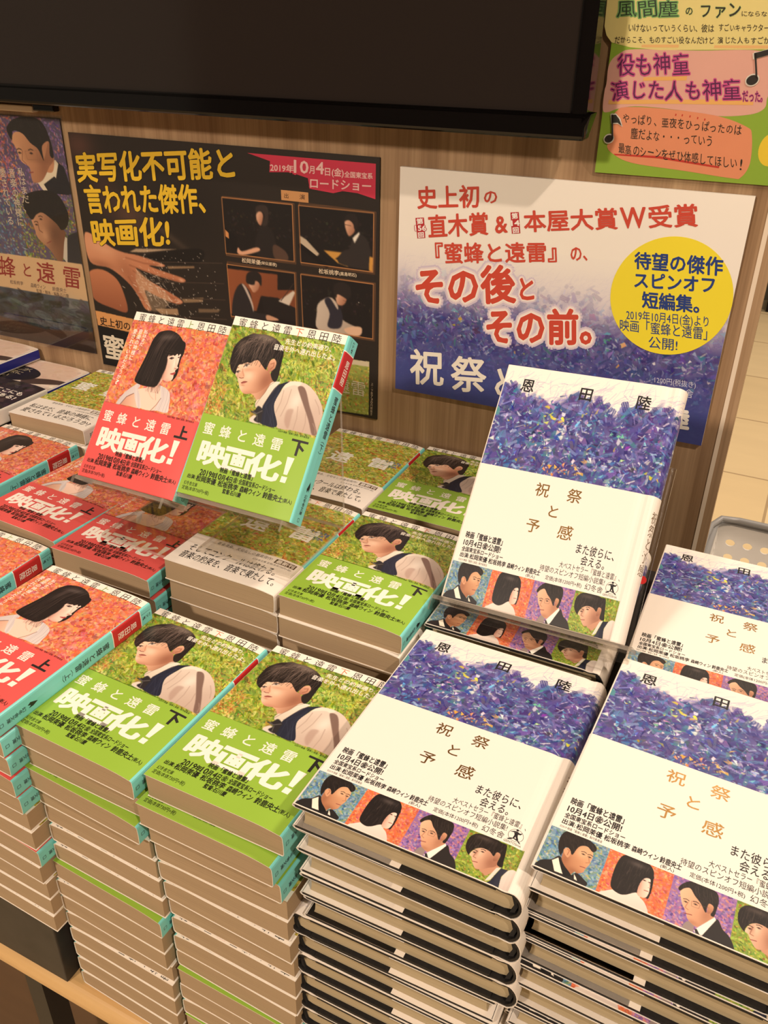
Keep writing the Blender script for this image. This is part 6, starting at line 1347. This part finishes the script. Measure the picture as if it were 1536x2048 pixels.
for x, y in ((62, 88.3), (67, 88.4), (73, 88.9), (79, 89.8), (84.5, 90.6)): shape(pm, M, [(x, y), (x+0.9, y+0.2), (x+0.7, y+1.7), (x-0.2, y+1.5)], (206, 60, 48), 0.22)
rr = np.random.default_rng(61)
def hand(s, q, col, bold, halo=None, hb=0.07):
    """marker lettering: every character a little turned and shifted"""
    q = np.array(q, float); n = len(s)
    for i, ch in enumerate(s):
        a, b = i/n, (i+1)/n; small = ch in 'っャァ、。‥!'
        if ch in '!‥': a, b = a+(b-a)*0.3, b-(b-a)*0.3
        p = np.array([q[0]+(q[1]-q[0])*a, q[0]+(q[1]-q[0])*b, q[3]+(q[2]-q[3])*b, q[3]+(q[2]-q[3])*a]); cc = p.mean(0); an = rr.normal(0, 0.05); sc = rr.uniform(0.9, 1.05)
        Rm = np.array([[math.cos(an), math.sin(an)], [-math.sin(an), math.cos(an)]]); p = (p-cc)@Rm*sc+cc+rr.normal(0, 0.02*abs(q[2][1]-q[1][1]), 2)
        if halo is not None: text(pm, M, ch, p, halo, 0.24, hb, k=10)
        text(pm, M, ch, p, col, 0.3, bold)
KK = (52, 44, 36)
hand('風間塵', POPT['風間塵'], (50, 66, 50), 0.0, (130, 186, 110), 0.055); hand('の', POPT['の'], KK, 0.012, (190, 210, 130), 0.05); hand('ファン', POPT['ファン'], KK, 0.012, (170, 200, 130), 0.04)
for k in ('にならないと', 'いけないっていうくらい、彼は', 'すごいキャラクターで、', 'だからこそ、ものすごい役なんだけど', '演じた人もすごかった'): hand(k, POPT[k], KK, 0.004)
for k in ('役も神童', '演じた人も神童', 'だった。'): hand(k, POPT[k], (92, 36, 84), 0.0, (214, 84, 150), 0.055)
for k in ('やっぱり、亜夜をひっぱったのは', '塵だよな・・・っていう', '最高のシーンをぜひ体感してほしい!'): hand(k, POPT[k], KK, 0.004)
link('card', pm.mesh('card', [MAT_CARD]), root)
def note(parts):
    pm = PM()
    for col, ly, gw in (((236, 230, 220), 0.8, 0.9), ((46, 42, 40), 1.1, 0.0)):
        for kind, d in parts:
            if kind == 'head':
                cx, cy, rx, ry = d; shape(pm, M, [(cx+(rx+gw)*math.cos(a)*0.95+(ry+gw)*math.sin(a)*0.3, cy-(rx+gw)*math.cos(a)*0.3+(ry+gw)*math.sin(a)) for a in np.linspace(0, 6.28, 24)[:-1]], col, ly)
            else:
                p = np.array(d, float); c = p.mean(0)
                if gw: dv = p-c; p = p+dv/np.linalg.norm(dv, axis=1)[:, None]*gw*1.2
                shape(pm, M, p, col, ly)
    link('music_note', pm.mesh('music_note', [MAT_CARD]), root)
note([('head', (12.4, 109.6, 3.5, 2.7)), ('bar', [(11.9, 91.7), (13.0, 91.5), (16.0, 109), (14.7, 109.4)]), ('bar', [(11.9, 91.7), (15.5, 91.4), (18.6, 94.4), (21.4, 99.4), (17.6, 97.2), (13.4, 97.6)])])
note([('head', (113.9, 62.6, 4.2, 3.2)), ('bar', [(111.6, 44.8), (112.8, 44.7), (117.4, 61.6), (116.2, 62)]), ('bar', [(111.4, 44.8), (126, 40.4), (127, 44.0), (112.4, 48.4)])])
pm = PM(); outl = [(-9, -32), (-9.9, 114), (-9.2, 124), (-5.6, 132), (1, 138), (14, 140.8), (157, 140), (157, -32)]; X = [p_[0] for p_ in outl]; Y = [p_[1] for p_ in outl]; k8 = len(outl); i = np.arange(k8)
v = np.concatenate([M(X, Y, 1.6), M(X, Y, 1.8)]); pm.add(v, [tuple(range(k8)), tuple(range(2*k8-1, k8-1, -1))]+[tuple(t_) for t_ in np.c_[i, (i+1) % k8, (i+1) % k8+k8, i+k8]], (1, 1, 1)); link('laminate_film', pm.mesh('laminate_film', [MAT_LAMINATE]), root)

# ------------------------------------------------------------------ television on the wall
MAT_GLOSS = new_mat('gloss_black_plastic', (14, 12, 12), 0.10, spec=0.5)
MAT_SCREEN = new_mat('dark_screen_glass', (40, 34, 31), 0.10, spec=0.5)
tv = empty('television', 'black flat-screen television hung above the posters', 'television')
x0, x1, z0, z1 = -1.02, 0.2235, 0.3315, 1.02
pm = PM()
for a in ((x0, x1, z0, z0+0.0165), (x0, x1, z1-0.03, z1), (x0, x0+0.02, z0+0.0165, z1-0.03), (x1-0.0135, x1, z0+0.0165, z1-0.03)):
    pm.box(a[0], a[1], 0.026, 0.046, a[2], a[3], X=wall_X)
me = bevel_mesh(pm.mesh('bezel', [MAT_GLOSS]), 0.0035, 3); link('bezel', me, tv)
pm = PM(); pm.box(x0+0.02, x1-0.0135, 0.030, 0.0435, z0+0.0165, z1-0.03, X=wall_X); link('screen', pm.mesh('screen', [MAT_SCREEN]), tv)
pm = PM(); pm.box(x0+0.06, x1-0.022, 0.0012, 0.0262, z0+0.008, z1-0.06, X=wall_X); link('rear_housing', bevel_mesh(pm.mesh('rear_housing', [MAT_GLOSS]), 0.006), tv)
pm = PM(); pm.box(-0.60, -0.390, 0.0006, 0.010, 0.3195, 0.3262, X=wall_X); clip = empty('poster_rail', 'cream rail with a black end cap just below the television at left', 'rail')
link('rail_bar', bevel_mesh(pm.mesh('rail_bar', [MAT_STRIP]), 0.0015), clip); pm = PM(); pm.box(-0.3897, -0.360, 0.0006, 0.009, 0.3215, 0.3285, X=wall_X); link('end_cap', bevel_mesh(pm.mesh('end_cap', [MAT_GLOSS]), 0.0012), clip)

# ------------------------------------------------------------------ beyond the partition
MAT_BASKET = new_mat('translucent_grey_plastic', (232, 228, 222), 0.35); _n, _l, _b = nodes(MAT_BASKET); _b.inputs['Transmission Weight'].default_value = 0.0; _b.inputs['Subsurface Weight'].default_value = 0.0
MAT_RIM = new_mat('grey_plastic_rim', (150, 148, 146), 0.35)
bk = empty('shopping_basket', 'grey plastic shopping basket with rows of holes on the floor', 'basket'); bk.location = (0.58, 1.29, -0.75)
def holes_wall(pm, a, b, zt, zb, inset, ncol, rows, n_out):
    """a tapering basket wall from a to b (top corners) with rows of oval openings"""
    a, b = np.array(a, float), np.array(b, float); L = np.linalg.norm(b-a); d = (b-a)/L; no = np.array(n_out, float)
    def W_(s, z, off): k = (zt-z)/(zt-zb); p = a+d*(inset*k+s*(L-2*inset*k)/L)-no*(inset*k)+no*off; return np.array([p[0], p[1], z])
    ss = np.linspace(0.012, L-0.012, ncol+1); zs = np.linspace(zt-0.022, zt-0.022-0.0335*rows, rows+1); th = 0.0025; K = 20
    for off in (0.0, -th):
        for lo, hi in ((zt, zs[0]), (zs[-1], zb)): pm.add([W_(0, lo, off), W_(L, lo, off), W_(L, hi, off), W_(0, hi, off)], np.array([[0, 1, 2, 3]]), (1, 1, 1))
        for s0, s1 in ((0, ss[0]), (ss[-1], L)): pm.add([W_(s0, zs[0], off), W_(s1, zs[0], off), W_(s1, zs[-1], off), W_(s0, zs[-1], off)], np.array([[0, 1, 2, 3]]), (1, 1, 1))
    for i in range(ncol):
        for j in range(rows):
            cx, cz = (ss[i]+ss[i+1])/2, (zs[j]+zs[j+1])/2; hx, hz = (ss[i+1]-ss[i])/2, (zs[j]-zs[j+1])/2
            an = np.arange(K)/K*2*math.pi+math.pi/K
            sq = [(hx*max(-1, min(1, 1.42*math.cos(q))), hz*max(-1, min(1, 1.42*math.sin(q)))) for q in an]; ov = [(0.0095*math.cos(q), 0.0075*math.sin(q)) for q in an]
            vs = [W_(cx+x_, cz+z_, 0) for x_, z_ in sq]+[W_(cx+x_, cz+z_, 0) for x_, z_ in ov]+[W_(cx+x_, cz+z_, -th) for x_, z_ in ov]+[W_(cx+x_, cz+z_, -th) for x_, z_ in sq]
            q_ = np.arange(K); r_ = (q_+1) % K
            pm.add(vs, np.concatenate([np.c_[q_, r_, r_+K, q_+K], np.c_[q_+K, r_+K, r_+2*K, q_+2*K], np.c_[q_+2*K, r_+2*K, r_+3*K, q_+3*K]]), (1, 1, 1))
pm = PM(); bx0, bx1, by0, by1, bt, bb = 0.357, 0.80, 1.147, 1.437, -0.493, -0.748
for a, b, no, nc in (((bx0, by0), (bx1, by0), (0, -1), 12), ((bx1, by0), (bx1, by1), (1, 0), 8), ((bx1, by1), (bx0, by1), (0, 1), 12), ((bx0, by1), (bx0, by0), (-1, 0), 8)): holes_wall(pm, a, b, bt, bb, 0.02, nc, 5, no)
pm.box(bx0+0.02, bx1-0.02, by0+0.02, by1-0.02, bb, bb+0.003)
under(link('body', pm.mesh('body', [MAT_BASKET])), bk)
def tube(name, pts, rad, mat, parent, closed=False):
    c = bpy.data.curves.new(name, 'CURVE'); c.dimensions = '3D'; c.bevel_depth = rad; c.bevel_resolution = 4; s = c.splines.new('POLY'); s.points.add(len(pts)-1); s.use_cyclic_u = closed
    for p_, q_ in zip(s.points, pts): p_.co = (*q_, 1)
    o = bpy.data.objects.new(name, c); COL.objects.link(o); bpy.context.view_layer.update(); me = bpy.data.meshes.new_from_object(o.evaluated_get(bpy.context.evaluated_depsgraph_get())); bpy.data.objects.remove(o)
    me.materials.clear(); me.materials.append(mat); me.polygons.foreach_set('use_smooth', np.ones(len(me.polygons), bool)); return under(link(name, me), parent)
def rrect(x0, x1, y0, y1, z, rad, k=6):
    out = []
    for cx, cy, a0 in ((x1-rad, y1-rad, 0), (x0+rad, y1-rad, 90), (x0+rad, y0+rad, 180), (x1-rad, y0+rad, 270)):
        for t_ in range(k+1): a = math.radians(a0+90*t_/k); out.append((cx+rad*math.cos(a), cy+rad*math.sin(a), z))
    return out
tube('rim', rrect(bx0-0.004, bx1+0.004, by0-0.004, by1+0.004, bt+0.002, 0.03), 0.007, MAT_RIM, bk, True)
ym = (by0+by1)/2
tube('handle', [(bx0-0.013, ym, bt-0.02), (bx0-0.014, ym, bt+0.004), (bx0-0.013, ym+0.06, bt+0.013), (bx0-0.010, by1-0.05, bt+0.016), (bx0+0.005, by1-0.012, bt+0.017), (bx0+0.04, by1-0.006, bt+0.018), (bx1-0.04, by1-0.006, bt+0.018), (bx1-0.005, by1-0.012, bt+0.017), (bx1+0.010, by1-0.05, bt+0.016), (bx1+0.014, ym, bt+0.004), (bx1+0.013, ym, bt-0.02)], 0.006, MAT_RIM, bk)
for hx in (bx0-0.0125, bx1+0.0125):
    pm = PM(); pm.box(hx-0.004, hx+0.004, ym-0.012, ym+0.012, bt-0.034, bt+0.004); under(link('handle_pivot', bevel_mesh(pm.mesh('handle_pivot', [MAT_STRIP]), 0.002)), bk)
cab = empty('dark_cabinet', 'dark cabinet foot far across the shop floor at the right edge', 'cabinet'); cab.location = (0.9, 4.3, -0.75)
MAT_CAB = new_mat('dark_green_laminate', (46, 50, 44), 0.5)
pm = PM(); pm.box(0.235, 1.8, 4.06, 4.6, -0.69, 1.2); under(link('carcass', bevel_mesh(pm.mesh('carcass', [MAT_CAB]), 0.006)), cab)
pm = PM(); pm.box(0.26, 1.78, 4.09, 4.6, -0.75, -0.69); under(link('plinth', pm.mesh('plinth', [MAT_BOARD])), cab)
